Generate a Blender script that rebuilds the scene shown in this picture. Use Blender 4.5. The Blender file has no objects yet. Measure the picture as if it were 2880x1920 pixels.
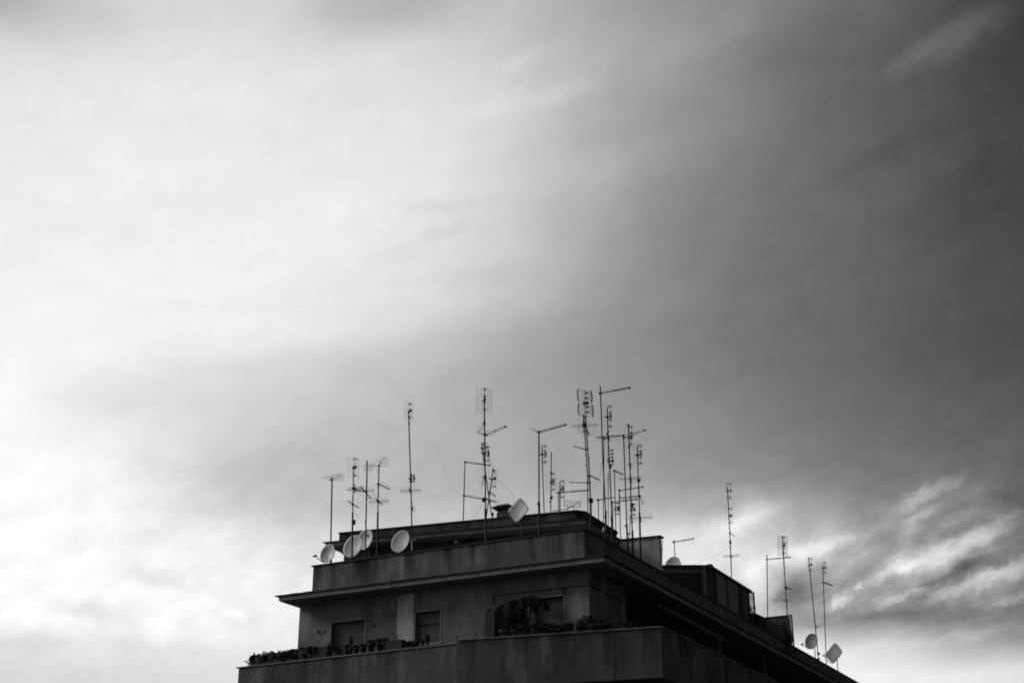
import bpy, math, random
from mathutils import Vector
random.seed(7)
C = bpy.context.scene.collection
S = bpy.context.scene
R = math.radians

# ------------------------------------------------------------------ camera
EYE = 1.6
FOC = 4000.0                      # focal length in units of a 2880 px wide frame (50 mm on full frame)
PIT = R(22.9)
cam = bpy.data.cameras.new('camera')
cam.sensor_width = 36.0
cam.lens = 36.0 * FOC / 2880.0
cam.clip_start = 0.1
cam.clip_end = 6000
cob = bpy.data.objects.new('camera', cam)
cob.location = (0, 0, EYE)
cob.rotation_euler = (R(90) + PIT, 0, 0)
C.objects.link(cob)
S.camera = cob
S.render.resolution_x = 1024
S.render.resolution_y = 682

S.view_settings.view_transform = 'Standard'
S.view_settings.look = 'None'
S.view_settings.exposure = 0
S.view_settings.gamma = 1
S.cycles.filter_width = 1.85

# ------------------------------------------------------------------ sky
SUN_AZ, SUN_EL = -84.0, 28.0      # azimuth clockwise from +Y (the view), elevation

def ray(u, v):
    x = (u - 1440) / FOC
    y = -(v - 960) / FOC
    return Vector((x, math.cos(PIT) - y * math.sin(PIT), math.sin(PIT) + y * math.cos(PIT)))

def azel(u, v):
    d = ray(u, v).normalized()
    return math.degrees(math.atan2(d.x, d.y)), math.degrees(math.asin(d.z))

def uv_of(az, el):
    a, e = R(az), R(el)
    d = Vector((math.sin(a) * math.cos(e), math.cos(a) * math.cos(e), math.sin(e)))
    fw = d.y * math.cos(PIT) + d.z * math.sin(PIT)
    up = -d.y * math.sin(PIT) + d.z * math.cos(PIT)
    return 1440 + FOC * d.x / fw, 960 - FOC * up / fw

# brightness of the overcast, surveyed every 3.4 degrees across and 2.3 degrees up
SKYV = [0, 160, 320, 480, 640, 800, 960, 1040, 1120, 1280, 1360, 1440, 1520, 1600, 1680, 1760, 1800, 1840, 1920]
SKYG = [
 [176, 205, 214, 212, 186, 184, 190, 166, 144, 128, 112,  78,  58],
 [222, 224, 226, 222, 218, 216, 200, 172, 148, 120,  94,  86,  64],
 [230, 234, 235, 232, 226, 225, 212, 176, 144, 118,  98,  82,  66],
 [234, 236, 236, 234, 232, 228, 205, 170, 134, 112, 100,  84,  66],
 [238, 239, 239, 238, 236, 226, 204, 166, 130, 112, 100,  82,  70],
 [240, 241, 241, 238, 233, 222, 194, 154, 130, 110, 100,  84,  76],
 [244, 244, 242, 240, 228, 204, 168, 146, 128, 112,  98,  84,  75],
 [249, 241, 229, 223, 207, 187, 163, 147, 131, 115, 102,  90,  80],
 [249, 232, 226, 215, 194, 180, 162, 148, 135, 118, 106,  95,  84],
 [252, 246, 226, 198, 188, 178, 168, 156, 144, 128, 116, 106,  92],
 [254, 250, 232, 197, 190, 182, 174, 166, 150, 140, 124, 120, 100],
 [254, 252, 240, 208, 192, 188, 184, 184, 178, 190, 132, 132, 104],
 [253, 250, 243, 232, 206, 200, 200, 208, 222, 205, 168, 150, 112],
 [253, 251, 248, 240, 222, 215, 220, 226, 235, 222, 150, 146, 120],
 [254, 253, 250, 243, 232, 228, 230, 232, 240, 172, 150, 143, 122],
 [252, 254, 250, 240, 232, 230, 232, 234, 238, 190, 130, 114, 108],
 [238, 241, 240, 236, 230, 230, 232, 235, 238, 236, 218, 186, 158],
 [229, 231, 232, 231, 228, 230, 232, 236, 240, 241, 240, 236, 214],
 [222, 224, 224, 224, 226, 230, 232, 236, 240, 240, 240, 236, 226]]

def cubic(p0, p1, p2, p3, t):
    return p1 + .5 * t * (p2 - p0 + t * (2 * p0 - 5 * p1 + 4 * p2 - p3 + t * (3 * (p1 - p2) + p3 - p0)))

def sky_at(u, v):
    u = min(max(u, -200), 3080); v = min(max(v, -150), 2050)
    x = min(max(u / 240.0, 0), 12); i = min(int(x), 11); t = x - i
    def row(r):
        g = SKYG[r]
        return cubic(g[max(i-1, 0)], g[i], g[i+1], g[min(i+2, 12)], t)
    if v <= 0: return row(0) - (0 - v) * .05
    if v >= 1920: return row(18)
    for j in range(18):
        if SKYV[j] <= v <= SKYV[j+1]: break
    s = (v - SKYV[j]) / (SKYV[j+1] - SKYV[j])
    s = s * s * (3 - 2 * s) * .5 + s * .5
    return row(j) * (1 - s) + row(j+1) * s

w = bpy.data.worlds.new('World')
S.world = w
w.use_nodes = True
nt = w.node_tree
for n in list(nt.nodes): nt.nodes.remove(n)
L = nt.links.new
def N(t, **k):
    n = nt.nodes.new(t)
    for a, b in k.items(): setattr(n, a, b)
    return n
def M(op, a, b=None, c=None, clamp=False):
    n = N('ShaderNodeMath', operation=op, use_clamp=clamp)
    for i, x in enumerate((a, b, c)):
        if x is None: continue
        if isinstance(x, (int, float)): n.inputs[i].default_value = x
        else: L(x, n.inputs[i])
    return n.outputs[0]
tc = N('ShaderNodeTexCoord')
sep = N('ShaderNodeSeparateXYZ'); L(tc.outputs['Generated'], sep.inputs[0])
DEG = 180 / math.pi
az0 = M('MULTIPLY', M('ARCTAN2', sep.outputs[0], sep.outputs[1]), DEG)
el0 = M('MULTIPLY', M('ARCSINE', sep.outputs[2]), DEG)
# cloud coordinates: degrees, turned along the drift of the clouds and drawn out
cmb = N('ShaderNodeCombineXYZ'); L(az0, cmb.inputs[0]); L(el0, cmb.inputs[1])
def noise(scale, detail, rot, stretch, seed, rough=.55):
    mp = N('ShaderNodeMapping'); L(cmb.outputs[0], mp.inputs[0])
    mp.vector_type = 'TEXTURE'
    mp.inputs['Rotation'].default_value = (0, 0, R(rot))
    mp.inputs['Scale'].default_value = (stretch, 1, 1)
    mp.inputs['Location'].default_value = (seed, seed * .37, 0)
    n = N('ShaderNodeTexNoise'); L(mp.outputs[0], n.inputs['Vector'])
    n.inputs['Scale'].default_value = scale
    n.inputs['Detail'].default_value = detail
    n.inputs['Roughness'].default_value = rough
    return M('SUBTRACT', n.outputs['Fac'], .5)
warp1 = noise(.22, 3, 15, 2.0, 31)
warp2 = noise(.22, 3, 15, 2.0, 77)
az = M('MULTIPLY_ADD', warp1, 3.0, az0)
el = M('MULTIPLY_ADD', warp2, 1.5, el0)
ELS = [5 + 1.1 * i for i in range(13)] + [19.8 + 1.7 * i for i in range(13)]
AZS = [-24 + 2.4 * i for i in range(21)]
def ramp_row(e):
    st = [(-179, .37), (-150, .41), (-115, .58), (-80, .85), (-45, .90)]
    k = 1.0 if e >= 4 else 1.0
    st += [(a, sky_at(*uv_of(a, e)) / 255.0 * k) for a in AZS]
    st += [(42, .26), (80, .21), (130, .27), (179, .37)]
    r = N('ShaderNodeValToRGB')
    cr = r.color_ramp
    cr.interpolation = 'LINEAR'
    while len(cr.elements) > 1: cr.elements.remove(cr.elements[-1])
    cr.elements[0].position = (st[0][0] + 180) / 360
    cr.elements[0].color = (st[0][1],) * 3 + (1,)
    for a, c in st[1:]:
        x = cr.elements.new((a + 180) / 360); x.color = (c, c, c, 1)
    L(azn, r.inputs[0])
    return r.outputs[0]
azn = M('DIVIDE', M('ADD', az, 180), 360, clamp=True)
cur = None
for i, e in enumerate(ELS):
    rr = ramp_row(e)
    if cur is None: cur = rr; continue
    mr = N('ShaderNodeMapRange'); L(el, mr.inputs[0])
    mr.inputs[1].default_value = ELS[i-1]; mr.inputs[2].default_value = e
    mx = N('ShaderNodeMix', data_type='FLOAT')
    L(mr.outputs[0], mx.inputs[0]); L(cur, mx.inputs[2]); L(rr, mx.inputs[3])
    cur = mx.outputs[0]
# wisps and darker rolls of cloud: centre, half-lengths, slope, brightness
WISPS = [
 (2680, 104, 110, 34, 24, .055), (2560, 165, 60, 22, 30, .04), (2740, 70, 120, 30, 12, .035),
 (2645, 1556, 120, 24, 19, .22), (2520, 1592, 50, 24, 25, .13), (2760, 1505, 90, 22, 26, .12), (2680, 1605, 90, 17, 14, -.13),
 (2740, 1642, 110, 18, 16, .18), (2545, 1672, 65, 8, 17, .17), (2600, 1388, 75, 14, 20, .17), (2593, 1443, 45, 9, 20, .10), (2560, 1500, 40, 18, 60, .08),
 (2330, 1536, 85, 18, 14, .13), (2205, 1562, 60, 18, 16, .10), (2255, 1632, 60, 42, 30, -.09), (2450, 1640, 110, 12, 24, .09),
 (2355, 1695, 15, 9, 30, .17), (2418, 1652, 13, 8, 20, .16), (2640, 1735, 170, 16, 4, -.04), (2730, 1785, 120, 10, 6, .06),
 (2870, 1682, 50, 10, 10, .12), (2130, 1640, 36, 60, 10, .13), (2212, 1668, 36, 50, 30, -.09), (2085, 1468, 80, 24, 22, .10), (2268, 1578, 80, 14, 22, .09), (2600, 1625, 100, 9, 20, .08),
 (2840, 1590, 60, 12, 20, .08), (2090, 1450, 90, 20, 10, .05), (2010, 1440, 70, 18, 12, -.04),
 (2700, 1460, 60, 14, 20, .07), (2420, 1730, 120, 18, 4, -.04),
 (1080, 150, 190, 34, 10, .02), (1450, 175, 50, 16, 14, .035), (1590, 262, 100, 26, 14, .035),
 (1400, 290, 110, 24, 14, .02), (1080, 30, 170, 44, 8, -.03), (110, 10, 200, 60, 0, -.05),
 (1110, 715, 60, 22, 10, -.03), (1240, 655, 70, 12, 14, -.03), (500, 860, 120, 12, 8, -.012),
 (1280, 570, 110, 14, 6, -.03), (1330, 780, 150, 26, 5, -.02), (330, 1120, 200, 40, 4, -.012), (560, 1390, 200, 60, 5, -.03), (250, 1715, 80, 26, -6, -.07),
 (420, 1620, 60, 20, -10, -.045), (420, 1510, 110, 24, 10, -.03), (90, 1800, 90, 26, 6, -.045),
 (360, 1790, 100, 26, 0, -.045), (560, 1660, 100, 20, -14, -.03), (660, 1725, 20, 9, 10, .05),
 (450, 1785, 30, 26, -40, .05), (2300, 60, 140, 50, 10, -.03), (2500, 430, 160, 30, 14, -.03),
 (1900, 130, 260, 60, 10, .02), (1700, 470, 260, 50, 10, .02)]
wx = M('MULTIPLY_ADD', noise(1.0, 8, 18, 1.4, 5, .68), 1.9, az0)
wy = M('MULTIPLY_ADD', noise(1.0, 8, 18, 1.4, 55, .68), 1.2, el0)
for (u, v, su, sv, rot, amp) in WISPS:
    a, e = azel(u, v)
    sa = math.degrees(su / FOC) / math.cos(R(e)); se = math.degrees(sv / FOC)
    c, s_ = math.cos(R(rot)), math.sin(R(rot))
    dx = M('SUBTRACT', wx, a); dy = M('SUBTRACT', wy, e)
    p = M('ADD', M('MULTIPLY', dx, c / sa), M('MULTIPLY', dy, s_ / sa))
    q = M('ADD', M('MULTIPLY', dx, -s_ / se), M('MULTIPLY', dy, c / se))
    r2 = M('MULTIPLY_ADD', p, p, M('MULTIPLY', q, q))
    g = M('EXPONENT', M('MULTIPLY', M('POWER', r2, 1.3), -.55))
    cur = M('MULTIPLY_ADD', g, amp, cur)
streak = noise(.30, 6, 11, 3.0, 11, .55)
fine = noise(.85, 8, 14, 1.5, 3, .60)
low = N('ShaderNodeMapRange'); L(el0, low.inputs[0])
low.inputs[1].default_value = 15; low.inputs[2].default_value = 19
low.inputs[3].default_value = .20; low.inputs[4].default_value = .06
cur = M('MULTIPLY_ADD', streak, .05, cur)
calm = N('ShaderNodeMapRange', interpolation_type='SMOOTHSTEP'); L(el0, calm.inputs[0])
calm.inputs[1].default_value = 9.6; calm.inputs[2].default_value = 11.6; calm.inputs[3].default_value = .3
cur = M('ADD', cur, M('MULTIPLY', M('MULTIPLY', fine, low.outputs[0]), calm.outputs[0]))
# the grey wedge of cloud with a firm upper edge, rising to the right
e0, e1 = azel(185, 1035), azel(1300, 925)
sl_ = (e1[1] - e0[1]) / (e1[0] - e0[0])
dd_ = M('SUBTRACT', M('MULTIPLY_ADD', wx, sl_, e0[1] - sl_ * e0[0]), M('MULTIPLY_ADD', wy, .6, M('MULTIPLY', el0, .4)))
w1 = N('ShaderNodeMapRange', interpolation_type='SMOOTHSTEP'); L(dd_, w1.inputs[0])
w1.inputs[1].default_value = -.5; w1.inputs[2].default_value = .8
w2 = M('EXPONENT', M('MULTIPLY', M('MAXIMUM', dd_, 0), -.5))
w3 = N('ShaderNodeMapRange', interpolation_type='SMOOTHSTEP'); L(wx, w3.inputs[0])
w3.inputs[1].default_value = e0[0] - 1.5; w3.inputs[2].default_value = e0[0] + 5
w4 = N('ShaderNodeMapRange', interpolation_type='SMOOTHSTEP'); L(wx, w4.inputs[0])
w4.inputs[1].default_value = e1[0] + 3; w4.inputs[2].default_value = e1[0] - 4
cur = M('MULTIPLY_ADD', M('MULTIPLY', M('MULTIPLY', w1.outputs[0], w2), M('MULTIPLY', w3.outputs[0], w4.outputs[0])), -.045, cur)
# flat-bottomed grey bank low on the left
k0_ = azel(300, 1795)
b1 = N('ShaderNodeMapRange', interpolation_type='SMOOTHSTEP'); L(M('SUBTRACT', k0_[1], wy), b1.inputs[0])
b1.inputs[1].default_value = -.25; b1.inputs[2].default_value = .35
b2 = N('ShaderNodeMapRange', interpolation_type='SMOOTHSTEP'); L(wx, b2.inputs[0])
b2.inputs[1].default_value = azel(760, 1800)[0]; b2.inputs[2].default_value = azel(420, 1800)[0]
cur = M('MULTIPLY_ADD', M('MULTIPLY', b1.outputs[0], b2.outputs[0]), -.035, cur)
# broken, dark-edged rolls low in the right of the sky
broken = noise(.75, 9, 20, 1.9, 91, .62)
crisp = M('MINIMUM', M('MAXIMUM', M('MULTIPLY', broken, 3.2), -.5), .5)
ma = N('ShaderNodeMapRange', interpolation_type='SMOOTHSTEP'); L(az0, ma.inputs[0])
ma.inputs[1].default_value = 8; ma.inputs[2].default_value = 13
mb_ = N('ShaderNodeMapRange', interpolation_type='SMOOTHSTEP'); L(M('MULTIPLY_ADD', az0, -.16, el0), mb_.inputs[0])
mb_.inputs[1].default_value = 14.2; mb_.inputs[2].default_value = 12.2
mc_ = N('ShaderNodeMapRange', interpolation_type='SMOOTHSTEP'); L(el0, mc_.inputs[0])
mc_.inputs[1].default_value = 10.3; mc_.inputs[2].default_value = 11.8
cur = M('MULTIPLY_ADD', crisp, M('MULTIPLY', M('MULTIPLY', ma.outputs[0], mb_.outputs[0]), M('MULTIPLY', mc_.outputs[0], .16)), cur)
cur = M('MAXIMUM', cur, .02)
cur = M('MINIMUM', cur, .996)
lin = M('POWER', cur, 2.2)
# a little of the clear sky behind the cloud deck, without colour
sky = N('ShaderNodeTexSky', sky_type='NISHITA', sun_disc=False)
sky.sun_elevation = R(SUN_EL); sky.sun_rotation = R(SUN_AZ)
bw = N('ShaderNodeRGBToBW'); L(sky.outputs[0], bw.inputs[0])
tot = M('MULTIPLY_ADD', bw.outputs[0], .003, lin)
# below the horizon: dark street level
hz = N('ShaderNodeMapRange'); L(sep.outputs[2], hz.inputs[0])
hz.inputs[1].default_value = -.02; hz.inputs[2].default_value = .02
tot = M('MULTIPLY', tot, hz.outputs[0])
bg = N('ShaderNodeBackground'); L(tot, bg.inputs[0]); bg.inputs[1].default_value = 1.0
out = N('ShaderNodeOutputWorld'); L(bg.outputs[0], out.inputs[0])

sl = bpy.data.lights.new('sun', 'SUN')
sl.energy = 1.2
sl.angle = R(14)
so = bpy.data.objects.new('sun', sl)
d = Vector((math.sin(R(SUN_AZ)) * math.cos(R(SUN_EL)), math.cos(R(SUN_AZ)) * math.cos(R(SUN_EL)), math.sin(R(SUN_EL))))
so.rotation_euler = d.to_track_quat('Z', 'Y').to_euler()
so.location = d * 80
C.objects.link(so)

# ------------------------------------------------------------------ materials (a grey world)
def mat(name, col, rough=.8, metal=0.0, var=.12, vs=2.0, spec=.3):
    m = bpy.data.materials.new(name); m.use_nodes = True
    t = m.node_tree; b = t.nodes['Principled BSDF']
    b.inputs['Roughness'].default_value = rough
    b.inputs['Metallic'].default_value = metal
    b.inputs['Specular IOR Level'].default_value = spec
    g = t.nodes.new('ShaderNodeTexCoord'); n = t.nodes.new('ShaderNodeTexNoise')
    n.inputs['Scale'].default_value = vs; n.inputs['Detail'].default_value = 6
    r = t.nodes.new('ShaderNodeMapRange')
    r.inputs[1].default_value = .25; r.inputs[2].default_value = .75
    r.inputs[3].default_value = col * (1 - var); r.inputs[4].default_value = col * (1 + var)
    t.links.new(g.outputs['Object'], n.inputs['Vector']); t.links.new(n.outputs['Fac'], r.inputs[0])
    t.links.new(r.outputs[0], b.inputs['Base Color'])
    return m

def stained(name, col, ztop, reach, amount=.65, dens=1.0, seed=0.0, bump=.25, palex=1.6):
    """old render: mottled, with rain streaks running down from ztop (height above the root)"""
    m = bpy.data.materials.new(name); m.use_nodes = True
    t = m.node_tree; b = t.nodes['Principled BSDF']; l = t.links.new
    b.inputs['Roughness'].default_value = .93; b.inputs['Specular IOR Level'].default_value = .12
    g = t.nodes.new('ShaderNodeTexCoord')
    def nz(sc, scale, det, off):
        mp = t.nodes.new('ShaderNodeMapping'); mp.inputs['Scale'].default_value = sc
        mp.inputs['Location'].default_value = (off, off, off)
        n = t.nodes.new('ShaderNodeTexNoise'); n.inputs['Scale'].default_value = scale
        n.inputs['Detail'].default_value = det
        l(g.outputs['Object'], mp.inputs[0]); l(mp.outputs[0], n.inputs['Vector'])
        return n.outputs['Fac']
    def rng(x, a, c, lo, hi):
        r = t.nodes.new('ShaderNodeMapRange'); l(x, r.inputs[0])
        for i, q in enumerate((a, c, lo, hi)): r.inputs[i+1].default_value = q
        return r.outputs[0]
    def mm(op, a, c):
        n = t.nodes.new('ShaderNodeMath'); n.operation = op
        for i, x in enumerate((a, c)):
            if isinstance(x, (int, float)): n.inputs[i].default_value = x
            else: l(x, n.inputs[i])
        return n.outputs[0]
    drip = rng(nz((1, 1, .10), 2.1 * dens, 5, seed), .47, .60, 0, 1)
    drip2 = rng(nz((1, 1, .05), 6.5 * dens, 3, seed + 9), .55, .7, 0, .6)
    sx = t.nodes.new('ShaderNodeSeparateXYZ'); l(g.outputs['Object'], sx.inputs[0])
    wob = mm('MULTIPLY_ADD', nz((1, 1, 0), 1.6, 3, seed + 3), reach * 1.2)
    t.nodes[-1].inputs[2].default_value = reach * .2
    down = mm('SUBTRACT', ztop, sx.outputs[2])
    fade = rng(mm('DIVIDE', down, mm('ADD', wob, .05)), 0, 1.5, 1, .12)
    st = mm('MULTIPLY', mm('MAXIMUM', drip, drip2), fade)
    mott = rng(nz((1, 1, .7), 1.1, 7, seed + 20), .3, .7, .72, 1.25)
    pale = rng(nz((1, 1, .35), 1.7, 5, seed + 40), .52, .68, 1, palex)
    grit = rng(nz((1, 1, 1), 26, 4, 2), .3, .7, .92, 1.08)
    c = mm('MULTIPLY', mm('MULTIPLY', mm('MULTIPLY', mott, grit), pale), col)
    c = mm('MULTIPLY', c, mm('SUBTRACT', 1.0, mm('MULTIPLY', st, amount)))
    l(c, b.inputs['Base Color'])
    bp = t.nodes.new('ShaderNodeBump'); bp.inputs['Strength'].default_value = bump
    bp.inputs['Distance'].default_value = .02
    l(nz((1, 1, 1), 14, 6, 7), bp.inputs['Height']); l(bp.outputs[0], b.inputs['Normal'])
    return m

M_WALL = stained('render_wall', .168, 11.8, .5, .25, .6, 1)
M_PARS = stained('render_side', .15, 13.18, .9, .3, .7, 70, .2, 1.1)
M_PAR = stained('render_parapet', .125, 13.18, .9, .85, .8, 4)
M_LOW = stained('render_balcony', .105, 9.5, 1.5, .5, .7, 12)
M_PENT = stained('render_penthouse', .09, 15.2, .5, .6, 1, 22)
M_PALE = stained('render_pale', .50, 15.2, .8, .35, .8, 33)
M_PATCH = stained('fresh_render', .50, 11.8, .5, .4, .8, 50)
M_CON = mat('concrete_edge', .24, .9, 0, .25, 2.2)
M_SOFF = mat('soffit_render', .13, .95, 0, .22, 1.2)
M_COPE = mat('dark_coping', .035, .7, 0, .3, 3)
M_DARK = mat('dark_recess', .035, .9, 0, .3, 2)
M_STEEL = mat('weathered_steel', .035, .7, .1, .3, 9)
M_MATT = mat('dark_plastic', .03, .6, 0, .1, 9)
M_ALU = mat('bare_aluminium', .88, .3, .15, .1, 9)
M_GALV = mat('galvanised_steel', .06, .6, .2, .25, 9)
M_WIRE = mat('grid_wire', .10, .5, .4, .1, 9)
M_DISH = mat('dish_enamel', .62, .45, 0, .10, 5, .4)
M_DISH3 = mat('dish_enamel_dull', .17, .5, 0, .2, 4, .3)
M_DISH2 = mat('dish_enamel_grey', .42, .5, 0, .14, 4, .4)
M_DBACK = mat('dish_back', .20, .6, 0, .1, 5)
M_FRAME = mat('window_frame_paint', .27, .6, 0, .1, 5)
M_SHUT = mat('shutter_slats', .10, .7, 0, .15, 6)
M_LEAF = mat('foliage', .018, .8, 0, .5, 3)
M_POT = mat('terracotta_pot', .035, .85, 0, .3, 5)
M_POTL = mat('pale_pot', .09, .85, 0, .3, 5)
M_GROUND = mat('asphalt', .08, .95, 0, .2, .6)
M_CABLE = mat('cable_sheath', .05, .7, 0, .1, 5)
M_CLOTH = mat('curtain_cloth', .02, .95, 0, .25, 3)
M_LAMP = mat('lamp_glass', .65, .25, 0, .05, 3)

def glass(name, col, rough, alpha):
    m = bpy.data.materials.new(name); m.use_nodes = True
    t = m.node_tree; b = t.nodes['Principled BSDF']
    b.inputs['Base Color'].default_value = (col, col, col, 1)
    b.inputs['Roughness'].default_value = rough
    g = t.nodes.new('ShaderNodeTexCoord'); n = t.nodes.new('ShaderNodeTexNoise')
    n.inputs['Scale'].default_value = 2.6; n.inputs['Detail'].default_value = 5
    r = t.nodes.new('ShaderNodeMapRange'); r.inputs[1].default_value = .3; r.inputs[2].default_value = .7
    r.inputs[3].default_value = alpha * .6; r.inputs[4].default_value = min(1, alpha * 1.4)
    t.links.new(g.outputs['Object'], n.inputs['Vector']); t.links.new(n.outputs['Fac'], r.inputs[0])
    t.links.new(r.outputs[0], b.inputs['Alpha'])
    return m
M_GLASS = glass('dirty_glass', .12, .3, .42)
M_PANE = mat('window_glass', .07, .12, 0, .1, 2, .5)

# ------------------------------------------------------------------ mesh helpers
class MB:
    def __init__(s): s.v = []; s.f = []; s.sm = []
    def add(s, vs, fs, smooth=False):
        o = len(s.v); s.v += [Vector(x) for x in vs]
        s.f += [tuple(o + i for i in f) for f in fs]; s.sm += [smooth] * len(fs)
        return s
    def prism(s, poly, z0, z1, top=None):
        """poly: list of (x, y); walls from z0 to z1 with closed ends"""
        n = len(poly)
        a = sum(poly[i][0] * poly[(i+1) % n][1] - poly[(i+1) % n][0] * poly[i][1] for i in range(n))
        if a < 0: poly = poly[::-1]
        vs = [(x, y, z0) for x, y in poly] + [(x, y, z1) for x, y in poly]
        fs = [tuple(range(n))[::-1], tuple(range(n, 2 * n))]
        fs += [(i, (i+1) % n, n + (i+1) % n, n + i) for i in range(n)]
        return s.add(vs, fs)
    def box(s, c, ex, ey, ez, hx, hy, hz):
        c = Vector(c); X = Vector(ex).normalized() * hx; Y = Vector(ey).normalized() * hy; Z = Vector(ez).normalized() * hz
        vs = [c + i * X + j * Y + k * Z for k in (-1, 1) for j in (-1, 1) for i in (-1, 1)]
        return s.add(vs, [(0, 2, 3, 1), (4, 5, 7, 6), (0, 1, 5, 4), (2, 6, 7, 3), (0, 4, 6, 2), (1, 3, 7, 5)])
    def bar(s, p, q, wd, ht, up=(0, 0, 1)):
        p = Vector(p); q = Vector(q); d = (q - p)
        L_ = d.length; d.normalize(); sd = d.cross(Vector(up)); sd.normalize(); u2 = sd.cross(d)
        return s.box((p + q) / 2, d, sd, u2, L_ / 2, wd / 2, ht / 2)
    def tube(s, pts, r, n=6, r2=None):
        pts = [Vector(p) for p in pts]; m = len(pts)
        rs = [r if r2 is None else r + (r2 - r) * i / (m - 1) for i in range(m)]
        ring = []
        for i, p in enumerate(pts):
            d = (pts[min(i+1, m-1)] - pts[max(i-1, 0)]).normalized()
            ref = Vector((0, 0, 1)) if abs(d.z) < .9 else Vector((1, 0, 0))
            a = d.cross(ref).normalized(); b = d.cross(a)
            ring.append([p + (a * math.cos(2*math.pi*k/n) + b * math.sin(2*math.pi*k/n)) * rs[i] for k in range(n)])
        vs = [v for rr in ring for v in rr]
        fs = [(i*n+k, i*n+(k+1) % n, (i+1)*n+(k+1) % n, (i+1)*n+k) for i in range(m-1) for k in range(n)]
        s.add(vs, fs, True)
        s.add([v for v in ring[0]], [tuple(range(n))[::-1]]); s.add([v for v in ring[-1]], [tuple(range(n))])
        return s
    def ball(s, c, r, sq=(1, 1, 1), n=8, m=6):
        c = Vector(c); vs = []
        for j in range(m + 1):
            t = math.pi * j / m
            for i in range(n):
                a = 2 * math.pi * i / n
                vs.append(c + Vector((math.sin(t)*math.cos(a)*sq[0], math.sin(t)*math.sin(a)*sq[1], math.cos(t)*sq[2])) * r)
        fs = [(j*n+i, (j+1)*n+i, (j+1)*n+(i+1) % n, j*n+(i+1) % n) for j in range(m) for i in range(n)]
        return s.add(vs, fs, True)
    def leaves(s, c, rad, num, size, rnd, core=.0):
        c = Vector(c)
        for _ in range(num):
            while True:
                p = Vector((rnd.uniform(-1, 1), rnd.uniform(-1, 1), rnd.uniform(-1, 1)))
                if core < p.length < 1: break
            p = c + Vector((p.x * rad[0], p.y * rad[1], p.z * rad[2]))
            a = Vector((rnd.gauss(0, 1), rnd.gauss(0, 1), rnd.gauss(0, 1))).normalized()
            b = a.cross(Vector((rnd.gauss(0, 1), rnd.gauss(0, 1), rnd.gauss(0, 1)))).normalized()
            z = size * rnd.uniform(.6, 1.5)
            s.add([p - a*z, p - b*z*.4, p + a*z, p + b*z*.4], [(0, 1, 2, 3)])
        return s
    def build(s, name, m, parent=None, label=None, cat=None, group=None, kind=None):
        off = Vector((0, 0, 0))
        q = parent
        while q is not None: off += q.location; q = q.parent
        me = bpy.data.meshes.new(name)
        base = Vector((0, 0, 0))
        if parent is None:
            xs = [v.x for v in s.v]; ys = [v.y for v in s.v]; zs = [v.z for v in s.v]
            base = Vector(((min(xs)+max(xs))/2, (min(ys)+max(ys))/2, min(zs)))
        me.from_pydata([tuple(v - off - base) for v in s.v], [], s.f)
        me.polygons.foreach_set('use_smooth', s.sm)
        me.materials.append(m); me.update()
        o = bpy.data.objects.new(name, me); o.location = base
        C.objects.link(o); o.parent = parent
        tag(o, label, cat, group, kind)
        return o

def tag(o, label=None, cat=None, group=None, kind=None):
    if label: o['label'] = label
    if cat: o['category'] = cat
    if group: o['group'] = group
    if kind: o['kind'] = kind
def root(name, loc, label, cat, group=None):
    o = bpy.data.objects.new(name, None); o.location = loc; o.empty_display_size = .2
    C.objects.link(o); tag(o, label, cat, group); return o

# survey helpers: the building stands on its own axes: corner O, A runs left along the front, B runs back along the side
O2 = Vector((2.52, 47.85, 0))
AX = Vector((math.sin(R(-62.4)), math.cos(R(-62.4)), 0))
BX = Vector((math.sin(R(27.6)), math.cos(R(27.6)), 0))
def W(a, b, z): return O2 + AX * a + BX * b + Vector((0, 0, z + EYE))      # z above the eye
def W2(a, b): p = O2 + AX * a + BX * b; return (p.x, p.y)
def toAB(P): q = Vector((P[0], P[1], 0)) - O2; return q.dot(AX), q.dot(BX), P[2] - EYE
def atZ(u, v, z): d = ray(u, v); return d * (z / d.z) + Vector((0, 0, EYE))
def atY(u, v, y): d = ray(u, v); return d * (y / d.y) + Vector((0, 0, EYE))
def atB(u, v, b):
    d = ray(u, v); return d * ((O2.dot(BX) + b) / d.dot(BX)) + Vector((0, 0, EYE))
def atA(u, v, a):
    d = ray(u, v); return d * ((O2.dot(AX) + a) / d.dot(AX)) + Vector((0, 0, EYE))
UP = Vector((0, 0, 1))

# ------------------------------------------------------------------ ground
g = MB(); g.add([(-900, -900, 0), (900, -900, 0), (900, 900, 0), (-900, 900, 0)], [(0, 1, 2, 3)])
o = g.build('street', M_GROUND, kind='structure')

# ------------------------------------------------------------------ the apartment building
FARB = 44.0
bld = root('apartment_building', O2, 'dark stained concrete apartment building with stepped top floors, terraces and wide eaves', 'building')
def part(mb, name, m, parent=None, label=None): return mb.build(name, m, parent or bld, label)
def E(z): return z + EYE
# material z coordinates are relative to the root (z = 0 on the ground): shift the stain tops by the eye height
for m_ in (M_WALL, M_PAR, M_PARS, M_LOW, M_PENT, M_PALE, M_PATCH):
    for n in m_.node_tree.nodes:
        if n.type == 'MATH' and n.operation == 'SUBTRACT' and not n.inputs[0].is_linked and n.inputs[0].default_value > 2:
            n.inputs[0].default_value += EYE

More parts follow.
